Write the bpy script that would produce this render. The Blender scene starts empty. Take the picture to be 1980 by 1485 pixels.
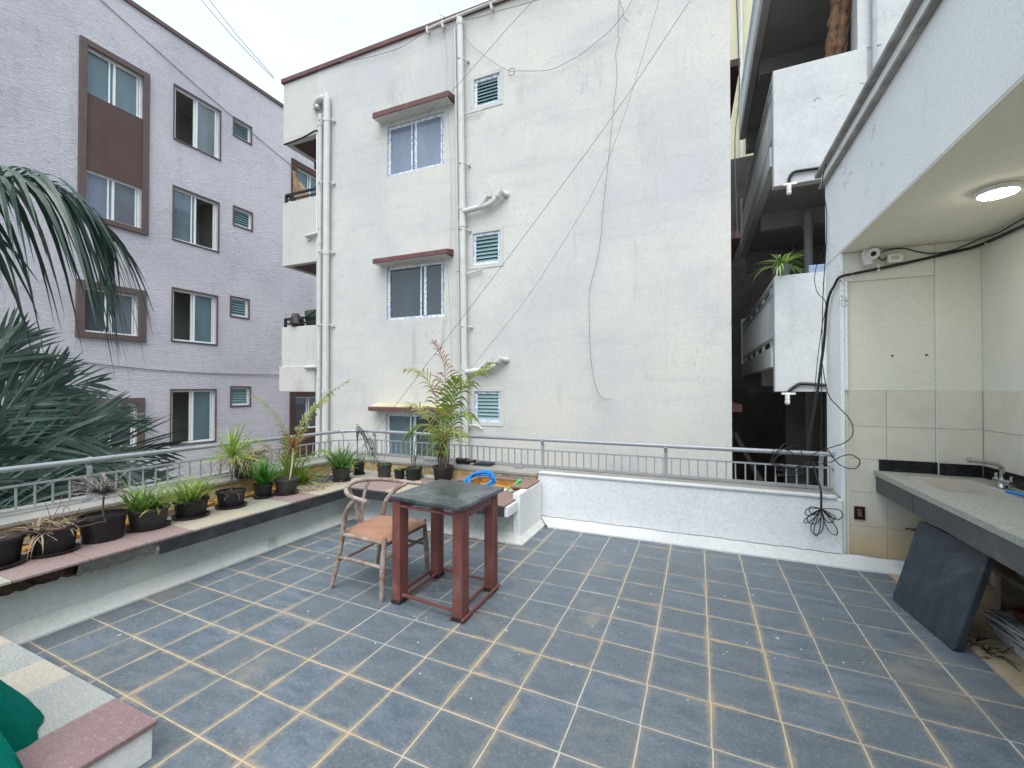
import bpy, bmesh, math, random
from mathutils import Vector, Matrix
random.seed(7)
PI = math.pi
R = math.radians
scene = bpy.context.scene
COL = scene.collection

# ------------------------------------------------------------------ camera
cam_d = bpy.data.cameras.new("camera")
cam = bpy.data.objects.new("camera", cam_d)
COL.objects.link(cam)
cam_d.sensor_fit = 'HORIZONTAL'
cam_d.sensor_width = 36.0
cam_d.lens = 36.0 * 821.23 / 1980.0
cam_d.clip_start = 0.05
cam_d.clip_end = 2000
cam.location = (0, 0, 1.5)
cam.rotation_euler = (R(90 + 0.651), R(-0.035), R(23.629))
scene.camera = cam

# ------------------------------------------------------------------ sky, sun, exposure
SUN_EL, SUN_AZ = R(62), R(158)       # overcast: a broad, soft sun behind the camera
w = bpy.data.worlds.new("World")
scene.world = w
w.use_nodes = True
nt = w.node_tree
nt.nodes.clear()
sky = nt.nodes.new('ShaderNodeTexSky')
sky.sky_type = 'NISHITA'
sky.sun_disc = False
sky.sun_elevation = SUN_EL
sky.sun_rotation = SUN_AZ
sky.air_density = 1.0
sky.dust_density = 4.0
hs = nt.nodes.new('ShaderNodeHueSaturation')
hs.inputs['Saturation'].default_value = 0.35
mixw = nt.nodes.new('ShaderNodeMix')
mixw.data_type = 'RGBA'
mixw.inputs[0].default_value = 0.8
mixw.inputs[7].default_value = (3.75, 4.42, 4.85, 1)
cl_t = nt.nodes.new('ShaderNodeTexCoord')
cl_m = nt.nodes.new('ShaderNodeMapping'); cl_m.inputs['Scale'].default_value = (1, 1, 2.2)
cl_n = nt.nodes.new('ShaderNodeTexNoise'); cl_n.inputs['Scale'].default_value = 2.4; cl_n.inputs['Detail'].default_value = 6; cl_n.inputs['Roughness'].default_value = 0.55
cl_r = nt.nodes.new('ShaderNodeMapRange'); cl_r.inputs[1].default_value = 0.35; cl_r.inputs[2].default_value = 0.65
cl = nt.nodes.new('ShaderNodeMix'); cl.data_type = 'RGBA'
cl.inputs[6].default_value = (2.75, 3.6, 4.3, 1); cl.inputs[7].default_value = (3.25, 3.98, 4.48, 1)
nt.links.new(cl_t.outputs['Generated'], cl_m.inputs[0]); nt.links.new(cl_m.outputs[0], cl_n.inputs['Vector'])
nt.links.new(cl_n.outputs[0], cl_r.inputs[0]); nt.links.new(cl_r.outputs[0], cl.inputs[0]); nt.links.new(cl.outputs[2], mixw.inputs[7])
bg = nt.nodes.new('ShaderNodeBackground')
bg.inputs['Strength'].default_value = 0.1
wo = nt.nodes.new('ShaderNodeOutputWorld')
nt.links.new(sky.outputs[0], hs.inputs['Color'])
nt.links.new(hs.outputs[0], mixw.inputs[6])
nt.links.new(mixw.outputs[2], bg.inputs['Color'])
nt.links.new(bg.outputs[0], wo.inputs['Surface'])

sun_d = bpy.data.lights.new("sun", 'SUN')
sun_d.energy = 0.95
sun_d.angle = R(60)
sun_d.color = (1.0, 0.95, 0.89)
sun = bpy.data.objects.new("sun", sun_d)
COL.objects.link(sun)
_sd = Vector((math.sin(SUN_AZ) * math.cos(SUN_EL), math.cos(SUN_AZ) * math.cos(SUN_EL), math.sin(SUN_EL)))
sun.rotation_euler = _sd.to_track_quat('Z', 'Y').to_euler()

scene.view_settings.view_transform = 'Standard'
scene.view_settings.look = 'None'
scene.view_settings.gamma = 1.0
scene.view_settings.use_curve_mapping = False
scene.view_settings.exposure = 1.74
scene.render.engine = 'CYCLES'

# ------------------------------------------------------------------ node helpers
def rgb(r, g, b):
    f = lambda c: (c / 255 / 12.92) if c / 255 < 0.04045 else (((c / 255) + 0.055) / 1.055) ** 2.4
    return (f(r), f(g), f(b))

class NT:
    def __init__(s, name):
        s.m = bpy.data.materials.new(name)
        s.m.use_nodes = True
        s.t = s.m.node_tree
        s.t.nodes.clear()
        s.out = s.t.nodes.new('ShaderNodeOutputMaterial')
        s.p = s.t.nodes.new('ShaderNodeBsdfPrincipled')
        s.t.links.new(s.p.outputs[0], s.out.inputs[0])
    def n(s, typ, **kw):
        o = s.t.nodes.new(typ)
        for k, v in kw.items():
            setattr(o, k, v)
        return o
    def l(s, a, b):
        s.t.links.new(a, b)
    def setin(s, sock, v):
        if hasattr(v, 'is_linked') or isinstance(v, bpy.types.NodeSocket):
            s.l(v, sock)
        elif isinstance(v, (tuple, list)) and len(v) == 3 and sock.type == 'RGBA':
            sock.default_value = (*v, 1)
        else:
            sock.default_value = v
    def coord(s, scale=(1, 1, 1), world=False, rand=True):
        if world:
            src = s.n('ShaderNodeNewGeometry').outputs['Position']
        else:
            src = s.n('ShaderNodeTexCoord').outputs['Object']
            if rand:
                oi = s.n('ShaderNodeObjectInfo').outputs['Random']
                mm = s.n('ShaderNodeMath', operation='MULTIPLY')
                s.l(oi, mm.inputs[0]); mm.inputs[1].default_value = 61.0
                ad = s.n('ShaderNodeVectorMath', operation='ADD')
                s.l(src, ad.inputs[0]); s.l(mm.outputs[0], ad.inputs[1])
                src = ad.outputs[0]
        if scale != (1, 1, 1):
            mp = s.n('ShaderNodeMapping')
            s.l(src, mp.inputs['Vector']); mp.inputs['Scale'].default_value = scale
            src = mp.outputs[0]
        return src
    def noise(s, vec, scale, detail=5, rough=0.6, dist=0.0):
        o = s.n('ShaderNodeTexNoise')
        s.l(vec, o.inputs['Vector'])
        o.inputs['Scale'].default_value = scale
        o.inputs['Detail'].default_value = detail
        o.inputs['Roughness'].default_value = rough
        o.inputs['Distortion'].default_value = dist
        return o.outputs[0]
    def rng(s, v, a, b, c=0.0, d=1.0, smooth=True):
        o = s.n('ShaderNodeMapRange', interpolation_type='SMOOTHSTEP' if smooth else 'LINEAR')
        s.l(v, o.inputs[0])
        for i, x in enumerate((a, b, c, d)):
            o.inputs[i + 1].default_value = x
        return o.outputs[0]
    def mix(s, f, a, b, blend='MIX'):
        o = s.n('ShaderNodeMix', data_type='RGBA', blend_type=blend)
        s.setin(o.inputs[0], f); s.setin(o.inputs[6], a); s.setin(o.inputs[7], b)
        return o.outputs[2]
    def math(s, op, a, b=0.0):
        o = s.n('ShaderNodeMath', operation=op)
        s.setin(o.inputs[0], a); s.setin(o.inputs[1], b)
        return o.outputs[0]
    def bump(s, h, strength=0.3, dist=0.01):
        o = s.n('ShaderNodeBump')
        o.inputs['Strength'].default_value = strength
        o.inputs['Distance'].default_value = dist
        s.l(h, o.inputs['Height'])
        s.l(o.outputs[0], s.p.inputs['Normal'])
    def fin(s, col, rough=0.8, spec=0.3, metal=0.0):
        s.setin(s.p.inputs['Base Color'], col)
        s.setin(s.p.inputs['Roughness'], rough)
        s.setin(s.p.inputs['Specular IOR Level'], spec)
        s.setin(s.p.inputs['Metallic'], metal)
        return s.m

def plaster(name, c1, c2, c3, big=0.5, stain=0.5, fine=18, bump=0.3, bdist=0.006, rough=0.9, streak=(2.2, 2.2, 0.22), bscale=None, lo=0.52, world=False, crack=0.0, runs=0.0):
    k = NT(name)
    v = k.coord(world=world)
    a = k.mix(k.rng(k.noise(v, big, 7, 0.68), 0.38, 0.66), c1, c2)
    vs = k.coord(streak, world=world)
    st = k.rng(k.noise(vs, 1.0, 8, 0.72, 0.4), lo, 0.78)
    patch = k.rng(k.noise(v, 0.9, 4, 0.6), 0.42, 0.62)
    f = k.math('MULTIPLY', k.math('MULTIPLY', st, patch), stain)
    a = k.mix(f, a, c3)
    if runs:
        rn = k.rng(k.noise(k.coord((5.5, 5.5, 0.16), world=world), 1.0, 6, 0.75, 0.2), 0.56, 0.8)
        a = k.mix(k.math('MULTIPLY', k.math('MULTIPLY', rn, k.rng(k.noise(v, 0.6, 3, 0.5), 0.45, 0.6)), runs), a, tuple(x * 0.62 for x in c2))
        tr_ = k.rng(k.noise(k.coord((0.5, 0.5, 5.0), world=world), 1.0, 6, 0.7, 0.4), 0.5, 0.75, 0, runs * 0.5)
        a = k.mix(tr_, a, tuple(x * 0.8 for x in c2))
    if crack:
        vc = k.n('ShaderNodeTexVoronoi', feature='DISTANCE_TO_EDGE')
        wv = k.n('ShaderNodeVectorMath', operation='ADD')
        nz = k.n('ShaderNodeTexNoise'); k.l(v, nz.inputs['Vector']); nz.inputs['Scale'].default_value = 3.0; nz.inputs['Detail'].default_value = 6
        k.l(k.coord((0.55, 0.55, 1.0), world=world), wv.inputs[0]); k.l(nz.outputs[1], wv.inputs[1])
        k.l(wv.outputs[0], vc.inputs['Vector']); vc.inputs['Scale'].default_value = 0.9
        ck = k.math('MULTIPLY', k.rng(vc.outputs['Distance'], 0.006, 0.0015), k.rng(k.noise(v, 0.8, 3, 0.6), 0.5, 0.58))
        a = k.mix(k.math('MULTIPLY', ck, crack), a, tuple(x * 0.35 for x in c3))
    spk = k.rng(k.noise(v, fine * 3, 3, 0.7), 0.3, 0.7, 0.88, 1.06, False)
    g = k.n('ShaderNodeCombineColor')
    for i in range(3): k.l(spk, g.inputs[i])
    a = k.mix(1.0, a, g.outputs[0], 'MULTIPLY')
    vb = k.coord(bscale, world=world) if bscale else v
    h = k.noise(vb, fine, 8, 0.7)
    k.bump(h, bump, bdist)
    return k.fin(a, rough, 0.2)

def simple(name, c, rough=0.5, metal=0.0, var=0.12, scale=6.0, dirt=None, dirtf=0.5, bump=0.0, spec=0.4, island=False):
    k = NT(name)
    v = k.coord()
    n1 = k.noise(v, scale, 6, 0.65)
    a = k.mix(k.rng(n1, 0.3, 0.7), tuple(x * (1 - var) for x in c), tuple(min(1, x * (1 + var)) for x in c))
    if dirt:
        d = k.rng(k.noise(v, scale * 0.45, 7, 0.7, 0.5), 0.5, 0.7)
        a = k.mix(k.math('MULTIPLY', d, dirtf), a, dirt)
    if bump:
        k.bump(k.noise(v, scale * 6, 6, 0.65), bump, 0.004)
    rr = k.rng(n1, 0.2, 0.8, max(0, rough - 0.1), min(1, rough + 0.12))
    return k.fin(a, rr, spec, metal)

def leafmat(name, c1, c2, c3=None, tl=0.3, rough=0.45, tip=None):
    k = NT(name)
    geo = k.n('ShaderNodeNewGeometry')
    ri = geo.outputs['Random Per Island']
    a = k.mix(k.rng(ri, 0.0, 1.0, 0, 1, False), c1, c2)
    if c3:
        a = k.mix(k.rng(ri, 0.72, 0.95), a, c3)
    v = k.coord()
    a = k.mix(k.rng(k.noise(v, 14, 4, 0.6), 0.35, 0.75, 0, 0.5), a, tuple(x * 0.6 for x in c1))
    k.fin(a, rough, 0.4)
    tr = k.n('ShaderNodeBsdfTranslucent')
    k.l(a, tr.inputs[0])
    ms = k.n('ShaderNodeMixShader')
    ms.inputs[0].default_value = tl
    k.l(k.p.outputs[0], ms.inputs[1]); k.l(tr.outputs[0], ms.inputs[2])
    k.l(ms.outputs[0], k.out.inputs[0])
    return k.m

def glass(name, tint, refl_rough=0.03, body=(0.1, 0.12, 0.13), bodyf=0.4, spec=0.8):
    """window glass: tinted body colour with sky reflection painted in, see-through, with fresnel reflections"""
    k = NT(name)
    v = k.coord((1, 1, 0.35))
    film = k.rng(k.noise(v, 2.5, 4, 0.6), 0.3, 0.75, bodyf * 0.85, min(1, bodyf * 1.12))  # body colour share, which also paints in the reflected sky
    k.fin(body, refl_rough, spec)
    tr = k.n('ShaderNodeBsdfTransparent')
    tr.inputs[0].default_value = (*tint, 1)
    gl = k.n('ShaderNodeBsdfGlossy')
    gl.inputs['Roughness'].default_value = refl_rough
    fr = k.n('ShaderNodeFresnel'); fr.inputs[0].default_value = 1.5
    m1 = k.n('ShaderNodeMixShader')
    k.l(fr.outputs[0], m1.inputs[0]); k.l(tr.outputs[0], m1.inputs[1]); k.l(gl.outputs[0], m1.inputs[2])
    m2 = k.n('ShaderNodeMixShader')
    k.l(film, m2.inputs[0]); k.l(m1.outputs[0], m2.inputs[1]); k.l(k.p.outputs[0], m2.inputs[2])
    k.l(m2.outputs[0], k.out.inputs[0])
    return k.m

M = {}
M['cream'] = plaster('cream_render', (0.62, 0.61, 0.565), (0.53, 0.53, 0.54), (0.34, 0.34, 0.335), crack=0.28, runs=0.75, big=0.5, stain=0.8, fine=16, bump=0.16)
M['cream_top'] = plaster('cream_render_roofside', (0.6, 0.6, 0.565), (0.54, 0.54, 0.53), (0.34, 0.34, 0.33), stain=0.7)
M['balcony'] = plaster('balcony_render', (0.57, 0.565, 0.53), (0.51, 0.51, 0.49), (0.34, 0.31, 0.25), crack=0.6, runs=0.8, stain=0.8, lo=0.45)
M['lilac'] = plaster('lilac_textured_render', (0.70, 0.67, 0.725), (0.60, 0.575, 0.64), (0.37, 0.355, 0.41), crack=0.4, runs=0.6, big=0.4, stain=0.7, fine=9, bump=1.0, bdist=0.06, bscale=(1.6, 0.8, 4.6))
M['brown_render'] = plaster('brown_textured_render', (0.13, 0.085, 0.078), (0.11, 0.072, 0.068), (0.08, 0.055, 0.05), fine=10, bump=0.8, bdist=0.03, bscale=(1.6, 0.8, 4.2))
M['brown_band'] = simple('brown_band_paint', (0.115, 0.08, 0.075), 0.75, var=0.12, scale=3)
M['dark_brown'] = simple('dark_brown_paint', (0.07, 0.035, 0.03), 0.7, var=0.15, scale=3)
M['maroon'] = simple('maroon_canopy_paint', (0.135, 0.062, 0.06), 0.7, var=0.15, scale=4, dirt=(0.25, 0.2, 0.18), dirtf=0.35, bump=0.15)
M['canopy_under'] = simple('canopy_white', (0.6, 0.6, 0.57), 0.85, var=0.06, scale=3)
M['canopy_top'] = simple('canopy_top_cream', (0.5, 0.45, 0.3), 0.9, var=0.15, scale=4)
M['upvc'] = simple('white_window_frame', (0.74, 0.76, 0.76), 0.4, var=0.04, scale=5)
def tape():
    k = NT('frame_with_protective_tape')
    v = k.coord((1, 1, 1))
    n = k.rng(k.noise(v, 22, 5, 0.75), 0.47, 0.56)
    a = k.mix(n, (0.76, 0.78, 0.8), (0.34, 0.41, 0.6))
    n2 = k.rng(k.noise(v, 9, 5, 0.7), 0.55, 0.65)
    a = k.mix(n2, a, (0.72, 0.74, 0.74))
    return k.fin(a, 0.5, 0.3)
M['tape'] = tape()
M['glass_teal'] = glass('window_glass_teal', (0.55, 0.68, 0.7), body=(0.17, 0.26, 0.30), bodyf=0.6)
M['glass_blue'] = glass('window_glass_blue', (0.5, 0.58, 0.68), body=(0.27, 0.315, 0.42), bodyf=0.75)
M['glass_dark'] = glass('window_glass_dark', (0.5, 0.55, 0.56), body=(0.10, 0.12, 0.14), bodyf=0.55)
M['glass_grey'] = glass('window_glass_grey', (0.6, 0.64, 0.66), body=(0.24, 0.27, 0.31), bodyf=0.6)
M['frost'] = glass('frosted_louvre_glass', (0.5, 0.7, 0.72), refl_rough=0.25, body=(0.25, 0.38, 0.41), bodyf=0.9)
M['room'] = simple('room_walls', (0.66, 0.65, 0.61), 0.9, var=0.08, scale=1)
M['curtain'] = plaster('flowered_curtain', (0.5, 0.48, 0.5), (0.35, 0.33, 0.36), (0.3, 0.06, 0.1), big=5, stain=0.9, fine=30, streak=(9, 9, 7))
M['pipe'] = simple('grey_pvc_pipe', (0.56, 0.565, 0.545), 0.55, var=0.06, scale=3, dirt=(0.42, 0.42, 0.38), dirtf=0.5)
M['wire'] = simple('grey_cable', (0.16, 0.16, 0.17), 0.6, var=0.1)
M['black_cable'] = simple('black_cable', (0.012, 0.013, 0.016), 0.45, var=0.2)
M['metal_black'] = simple('black_painted_metal', (0.02, 0.02, 0.022), 0.5, var=0.15)
M['house_white'] = plaster('white_house_render', (0.84, 0.85, 0.855), (0.77, 0.785, 0.80), (0.2, 0.2, 0.2), crack=0.6, big=0.8, stain=1.0, fine=20, bump=0.35, lo=0.57, streak=(3.2, 3.2, 0.8))
M['block_white'] = plaster('white_balcony_render', (0.60, 0.61, 0.615), (0.52, 0.535, 0.55), (0.38, 0.39, 0.4), crack=0.8, runs=0.4, big=0.9, stain=0.6, fine=14, bump=0.35)
M['house_beige'] = plaster('beige_wash_area_render', (0.73, 0.715, 0.635), (0.68, 0.665, 0.585), (0.52, 0.49, 0.42), big=0.8, stain=0.3, fine=30, bump=0.2)
M['ceiling'] = plaster('beige_ceiling', (0.79, 0.76, 0.645), (0.76, 0.73, 0.615), (0.6, 0.55, 0.45), big=0.6, stain=0.15, fine=30, bump=0.1)
M['ledge_trim'] = simple('weathered_grey_trim', (0.3, 0.29, 0.28), 0.9, var=0.25, scale=5, dirt=(0.1, 0.09, 0.08), dirtf=0.6)
M['parapet'] = plaster('white_parapet_rough_render', (0.80, 0.815, 0.83), (0.73, 0.75, 0.775), (0.5, 0.52, 0.54), big=1.2, stain=0.35, fine=11, bump=0.75, bdist=0.012)
M['cove'] = plaster('white_cement_cove', (0.62, 0.63, 0.635), (0.54, 0.55, 0.555), (0.36, 0.37, 0.33), big=1.5, stain=0.55, fine=14, bump=0.4, streak=(2, 2, 3))
M['bench_wall'] = plaster('bench_wall_paint_mouldy', (0.58, 0.6, 0.585), (0.5, 0.52, 0.505), (0.16, 0.17, 0.13), big=1.2, stain=0.85, fine=14, bump=0.4, lo=0.56, streak=(2.2, 2.2, 3))
M['yellow_wall'] = plaster('stained_yellow_wall', (0.6, 0.5, 0.3), (0.52, 0.33, 0.13), (0.06, 0.05, 0.04), big=2.0, stain=1.0, fine=14, bump=0.8, bdist=0.02, lo=0.45, streak=(4, 4, 6))
M['coping_grey'] = plaster('grey_ledge_cement', (0.32, 0.31, 0.29), (0.24, 0.235, 0.22), (0.14, 0.13, 0.11), big=1.5, stain=0.7, fine=16, bump=0.5, streak=(3, 3, 3))
M['concrete_broken'] = plaster('broken_concrete', (0.3, 0.29, 0.28), (0.2, 0.18, 0.16), (0.5, 0.5, 0.48), big=4, stain=0.8, fine=12, bump=1.0, bdist=0.03)
M['rotten'] = plaster('dark_mouldy_brick', (0.06, 0.04, 0.03), (0.12, 0.075, 0.05), (0.02, 0.015, 0.012), big=7, stain=0.9, fine=18, bump=1.0, bdist=0.03)
M['granite_gloss'] = simple('glossy_black_granite', (0.012, 0.012, 0.014), 0.25, var=0.25, scale=14)
M['granite_black'] = simple('black_granite', (0.035, 0.036, 0.042), 0.35, var=0.25, scale=14, dirt=(0.09, 0.09, 0.095), dirtf=0.5)
M['rail'] = simple('silver_painted_rail', (0.33, 0.355, 0.38), 0.4, metal=0.3, var=0.08, scale=6, dirt=(0.34, 0.33, 0.31), dirtf=0.5)
M['orange_soil'] = plaster('orange_soil', (0.5, 0.26, 0.07), (0.38, 0.17, 0.045), (0.1, 0.06, 0.03), big=5, stain=0.7, fine=25, bump=1.0, bdist=0.02)
M['pot'] = simple('black_plastic_pot', (0.014, 0.014, 0.017), 0.5, var=0.3, scale=6, dirt=(0.06, 0.05, 0.045), dirtf=0.55)
M['pot_dusty'] = simple('dusty_plastic_pot', (0.05, 0.047, 0.045), 0.65, var=0.25, scale=6, dirt=(0.17, 0.14, 0.11), dirtf=0.8)
M['saucer'] = simple('dark_brown_saucer', (0.035, 0.026, 0.026), 0.5, var=0.3, scale=6)
M['soil'] = simple('dark_potting_soil', (0.045, 0.032, 0.025), 0.95, var=0.5, scale=40, bump=1.0)
M['wood'] = None
def slatecol(name, c1, c2, c3, rough=0.5, dust=None):
    k = NT(name)
    v = k.coord((1, 2.2, 1))
    a = k.mix(k.rng(k.noise(v, 3.4, 7, 0.7, 1.5), 0.35, 0.68), c1, c2)
    v2 = k.coord()
    a = k.mix(k.rng(k.noise(v2, 1.5, 8, 0.75, 1.2), 0.5, 0.68, 0, 0.7), a, c3)
    k.bump(k.noise(v, 22, 8, 0.7), 0.25, 0.004)
    return k.fin(a, rough, 0.4)
M['slab_dark'] = slatecol('dark_slate_slab', (0.017, 0.024, 0.034), (0.034, 0.042, 0.055), (0.085, 0.094, 0.106), 0.55)
M['tabletop'] = slatecol('dark_grey_table_slab', (0.032, 0.040, 0.049), (0.075, 0.088, 0.1), (0.18, 0.2, 0.22), 0.2)  # pale bluish streaks paint reflections into the top
M['red_metal'] = simple('red_oxide_metal', (0.155, 0.052, 0.046), 0.5, var=0.16, scale=7, dirt=(0.26, 0.16, 0.13), dirtf=0.4, bump=0.12)
M['foot'] = simple('rusty_black_foot', (0.03, 0.018, 0.014), 0.8, var=0.4, scale=20)

def granite(name, c1, c2, c3, scale=120):
    k = NT(name)
    v = k.coord()
    a = k.mix(k.rng(k.noise(v, scale, 4, 0.7), 0.4, 0.6), c1, c2)
    a = k.mix(k.rng(k.noise(v, scale * 0.6, 3, 0.8), 0.6, 0.68), a, c3)
    a = k.mix(k.rng(k.noise(v, 4, 5, 0.6), 0.45, 0.75, 0, 0.35), a, c1)
    k.bump(k.noise(v, scale, 4, 0.7), 0.25, 0.003)
    return k.fin(a, 0.65, 0.35)
M['granite_grey'] = granite('rough_grey_granite', (0.36, 0.36, 0.34), (0.24, 0.26, 0.26), (0.5, 0.5, 0.47))
M['granite_beige'] = granite('rough_beige_granite', (0.45, 0.42, 0.36), (0.37, 0.33, 0.27), (0.55, 0.52, 0.45))
M['granite_red'] = granite('rough_red_granite', (0.25, 0.17, 0.17), (0.19, 0.125, 0.13), (0.4, 0.31, 0.3))
M['counter_top'] = granite('grey_green_granite_worktop', (0.36, 0.36, 0.31), (0.25, 0.265, 0.24), (0.52, 0.5, 0.42), 70)
M['bench_red'] = granite('bench_reddish_stone', (0.29, 0.215, 0.205), (0.235, 0.17, 0.165), (0.36, 0.3, 0.27), 60)
M['bench_buff'] = granite('bench_buff_stone', (0.41, 0.365, 0.28), (0.35, 0.31, 0.25), (0.46, 0.43, 0.35), 60)
M['bench_greygreen'] = granite('bench_greenish_stone', (0.36, 0.35, 0.28), (0.3, 0.3, 0.25), (0.43, 0.42, 0.35), 60)
M['brown_stone'] = granite('brown_coping_stone', (0.26, 0.17, 0.14), (0.21, 0.135, 0.115), (0.32, 0.24, 0.2), 60)
M['porcelain'] = simple('beige_stone_basin', (0.56, 0.51, 0.45), 0.35, var=0.06, scale=8)
M['chrome'] = simple('worn_chrome', (0.5, 0.5, 0.5), 0.18, metal=1.0, var=0.15, scale=20)
M['hose_blue'] = simple('blue_hose', (0.012, 0.19, 0.52), 0.4, var=0.15, scale=8)
M['green_plastic'] = simple('green_plastic', (0.02, 0.48, 0.09), 0.4, var=0.1)
M['plastic_white'] = simple('white_plastic', (0.74, 0.74, 0.71), 0.4, var=0.04)
M['plastic_clear'] = simple('pale_clip', (0.62, 0.6, 0.55), 0.35, var=0.1)
M['lens'] = simple('dark_lens', (0.01, 0.006, 0.006), 0.15, var=0.1)
M['cushion'] = plaster('salmon_woven_cushion', (0.36, 0.2, 0.135), (0.31, 0.17, 0.115), (0.22, 0.125, 0.09), big=6, stain=0.4, fine=150, bump=0.6, bdist=0.003, streak=(4, 4, 4))
M['card'] = simple('paper_edges', (0.5, 0.5, 0.49), 0.8, var=0.15, scale=30)
M['mag_dark'] = plaster('printed_cover', (0.12, 0.12, 0.14), (0.45, 0.45, 0.44), (0.04, 0.04, 0.05), big=12, stain=0.8, fine=40, streak=(6, 20, 6))
M['stone_white'] = plaster('pale_stone', (0.6, 0.58, 0.5), (0.5, 0.48, 0.42), (0.35, 0.33, 0.28), big=6, stain=0.6, fine=20, bump=0.6)
M['rubble'] = plaster('grey_rubble', (0.34, 0.33, 0.33), (0.2, 0.19, 0.19), (0.1, 0.1, 0.1), big=9, stain=0.8, fine=20, bump=1.0, bdist=0.02)
M['dry_leaf'] = leafmat('dry_leaf', (0.3, 0.22, 0.14), (0.42, 0.33, 0.22), (0.2, 0.13, 0.08), 0.15, 0.8)
M['straw'] = leafmat('straw_grass', (0.44, 0.36, 0.24), (0.33, 0.25, 0.16), (0.24, 0.17, 0.11), 0.2, 0.8)
M['grey_dry'] = leafmat('grey_dried_frond', (0.22, 0.2, 0.19), (0.3, 0.24, 0.21), (0.14, 0.12, 0.12), 0.1, 0.8)
M['twig'] = simple('brown_twig', (0.14, 0.1, 0.08), 0.85, var=0.3, scale=10)
M['dark_twig'] = simple('dark_dead_twig', (0.05, 0.045, 0.045), 0.85, var=0.3, scale=10)
M['palm_leaf'] = leafmat('blue_green_palm_leaf', (0.028, 0.058, 0.046), (0.065, 0.11, 0.088), (0.15, 0.2, 0.165), 0.15, 0.4)
M['palm_leaf_pale'] = leafmat('pale_palm_leaf', (0.085, 0.13, 0.115), (0.13, 0.185, 0.16), (0.18, 0.23, 0.21), 0.2, 0.4)
M['palm_rachis'] = simple('palm_rachis', (0.06, 0.09, 0.06), 0.6, var=0.2)
M['palm_trunk'] = simple('palm_trunk', (0.13, 0.115, 0.1), 0.9, var=0.3, scale=8, bump=0.6)
M['areca'] = leafmat('areca_leaf', (0.15, 0.25, 0.03), (0.208, 0.351, 0.039), (0.416, 0.429, 0.065), 0.35, 0.4)
M['areca_pale'] = leafmat('areca_pale_leaf', (0.338, 0.377, 0.117), (0.468, 0.468, 0.169), (0.247, 0.325, 0.078), 0.35, 0.45)
M['areca_red'] = leafmat('areca_reddish_leaf', (0.33, 0.12, 0.06), (0.4, 0.2, 0.11), (0.24, 0.2, 0.08), 0.35, 0.45)
M['areca_stem'] = simple('areca_stem', (0.3, 0.22, 0.05), 0.5, var=0.3, scale=6, dirt=(0.3, 0.12, 0.05), dirtf=0.6)
M['spider'] = leafmat('variegated_leaf', (0.169, 0.325, 0.065), (0.351, 0.468, 0.13), (0.585, 0.598, 0.286), 0.3, 0.4)
M['fern'] = leafmat('bright_fern_leaf', (0.098, 0.338, 0.039), (0.169, 0.429, 0.065), (0.065, 0.221, 0.033), 0.35, 0.45)
M['yellowgreen'] = leafmat('yellow_green_leaf', (0.208, 0.325, 0.058), (0.39, 0.468, 0.104), (0.494, 0.52, 0.169), 0.35, 0.45)
M['dracaena'] = leafmat('lime_dracaena_leaf', (0.24, 0.38, 0.06), (0.36, 0.46, 0.11), (0.17, 0.3, 0.05), 0.3, 0.4)
M['dracaena_red'] = leafmat('red_tinged_dracaena_leaf', (0.25, 0.06, 0.05), (0.34, 0.26, 0.1), (0.3, 0.33, 0.12), 0.3, 0.45)
M['midgreen'] = leafmat('mid_green_leaf', (0.078, 0.195, 0.052), (0.156, 0.312, 0.078), (0.286, 0.416, 0.13), 0.3, 0.4)
M['netting'] = None
M['blue_box'] = simple('blue_grey_plastic', (0.24, 0.3, 0.42), 0.5, var=0.05)
M['green_cloth'] = simple('dark_green_tarpaulin', (0.035, 0.07, 0.03), 0.7, var=0.25, scale=9)
M['tan_cloth'] = plaster('tan_brown_cloth', (0.5, 0.36, 0.24), (0.32, 0.2, 0.11), (0.13, 0.07, 0.04), big=4, stain=0.9, fine=20, streak=(7, 7, 3))
M['mat_brown'] = simple('rolled_brown_matting', (0.12, 0.065, 0.035), 0.9, var=0.5, scale=18, bump=0.8)
M['far_yellow'] = plaster('pale_yellow_render', (0.6, 0.57, 0.4), (0.53, 0.5, 0.36), (0.36, 0.34, 0.25), stain=0.6)
M['shade_wall'] = simple('painted_shade_back_wall', (0.2, 0.195, 0.19), 0.9, var=0.15, scale=1.5)  # wall colour darkened to stand for shade inside the balconies
M['slab_grey'] = simple('grey_painted_slab', (0.34, 0.34, 0.34), 0.85, var=0.08, scale=1.2)
M['shade_dark'] = simple('painted_dark_shade', (0.06, 0.055, 0.05), 0.9, var=0.3, scale=2)  # near-black colour painted in for the shade of passage and rooms
M['steel_white'] = simple('white_grey_balcony_steel', (0.5, 0.52, 0.54), 0.5, var=0.06)
M['dish'] = simple('dark_green_tank', (0.04, 0.06, 0.06), 0.5, var=0.2)
M['ground'] = plaster('dusty_ground', (0.2, 0.17, 0.13), (0.15, 0.13, 0.1), (0.1, 0.09, 0.07), big=0.3)
M['spotgrout'] = None

def lampmat():
    k = NT('lit_lamp_diffuser')
    k.fin((0.9, 0.9, 0.88), 0.4)
    k.p.inputs['Emission Color'].default_value = (1, 0.97, 0.9, 1)
    k.p.inputs['Emission Strength'].default_value = 26.0
    return k.m
M['lamp'] = lampmat()

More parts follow.
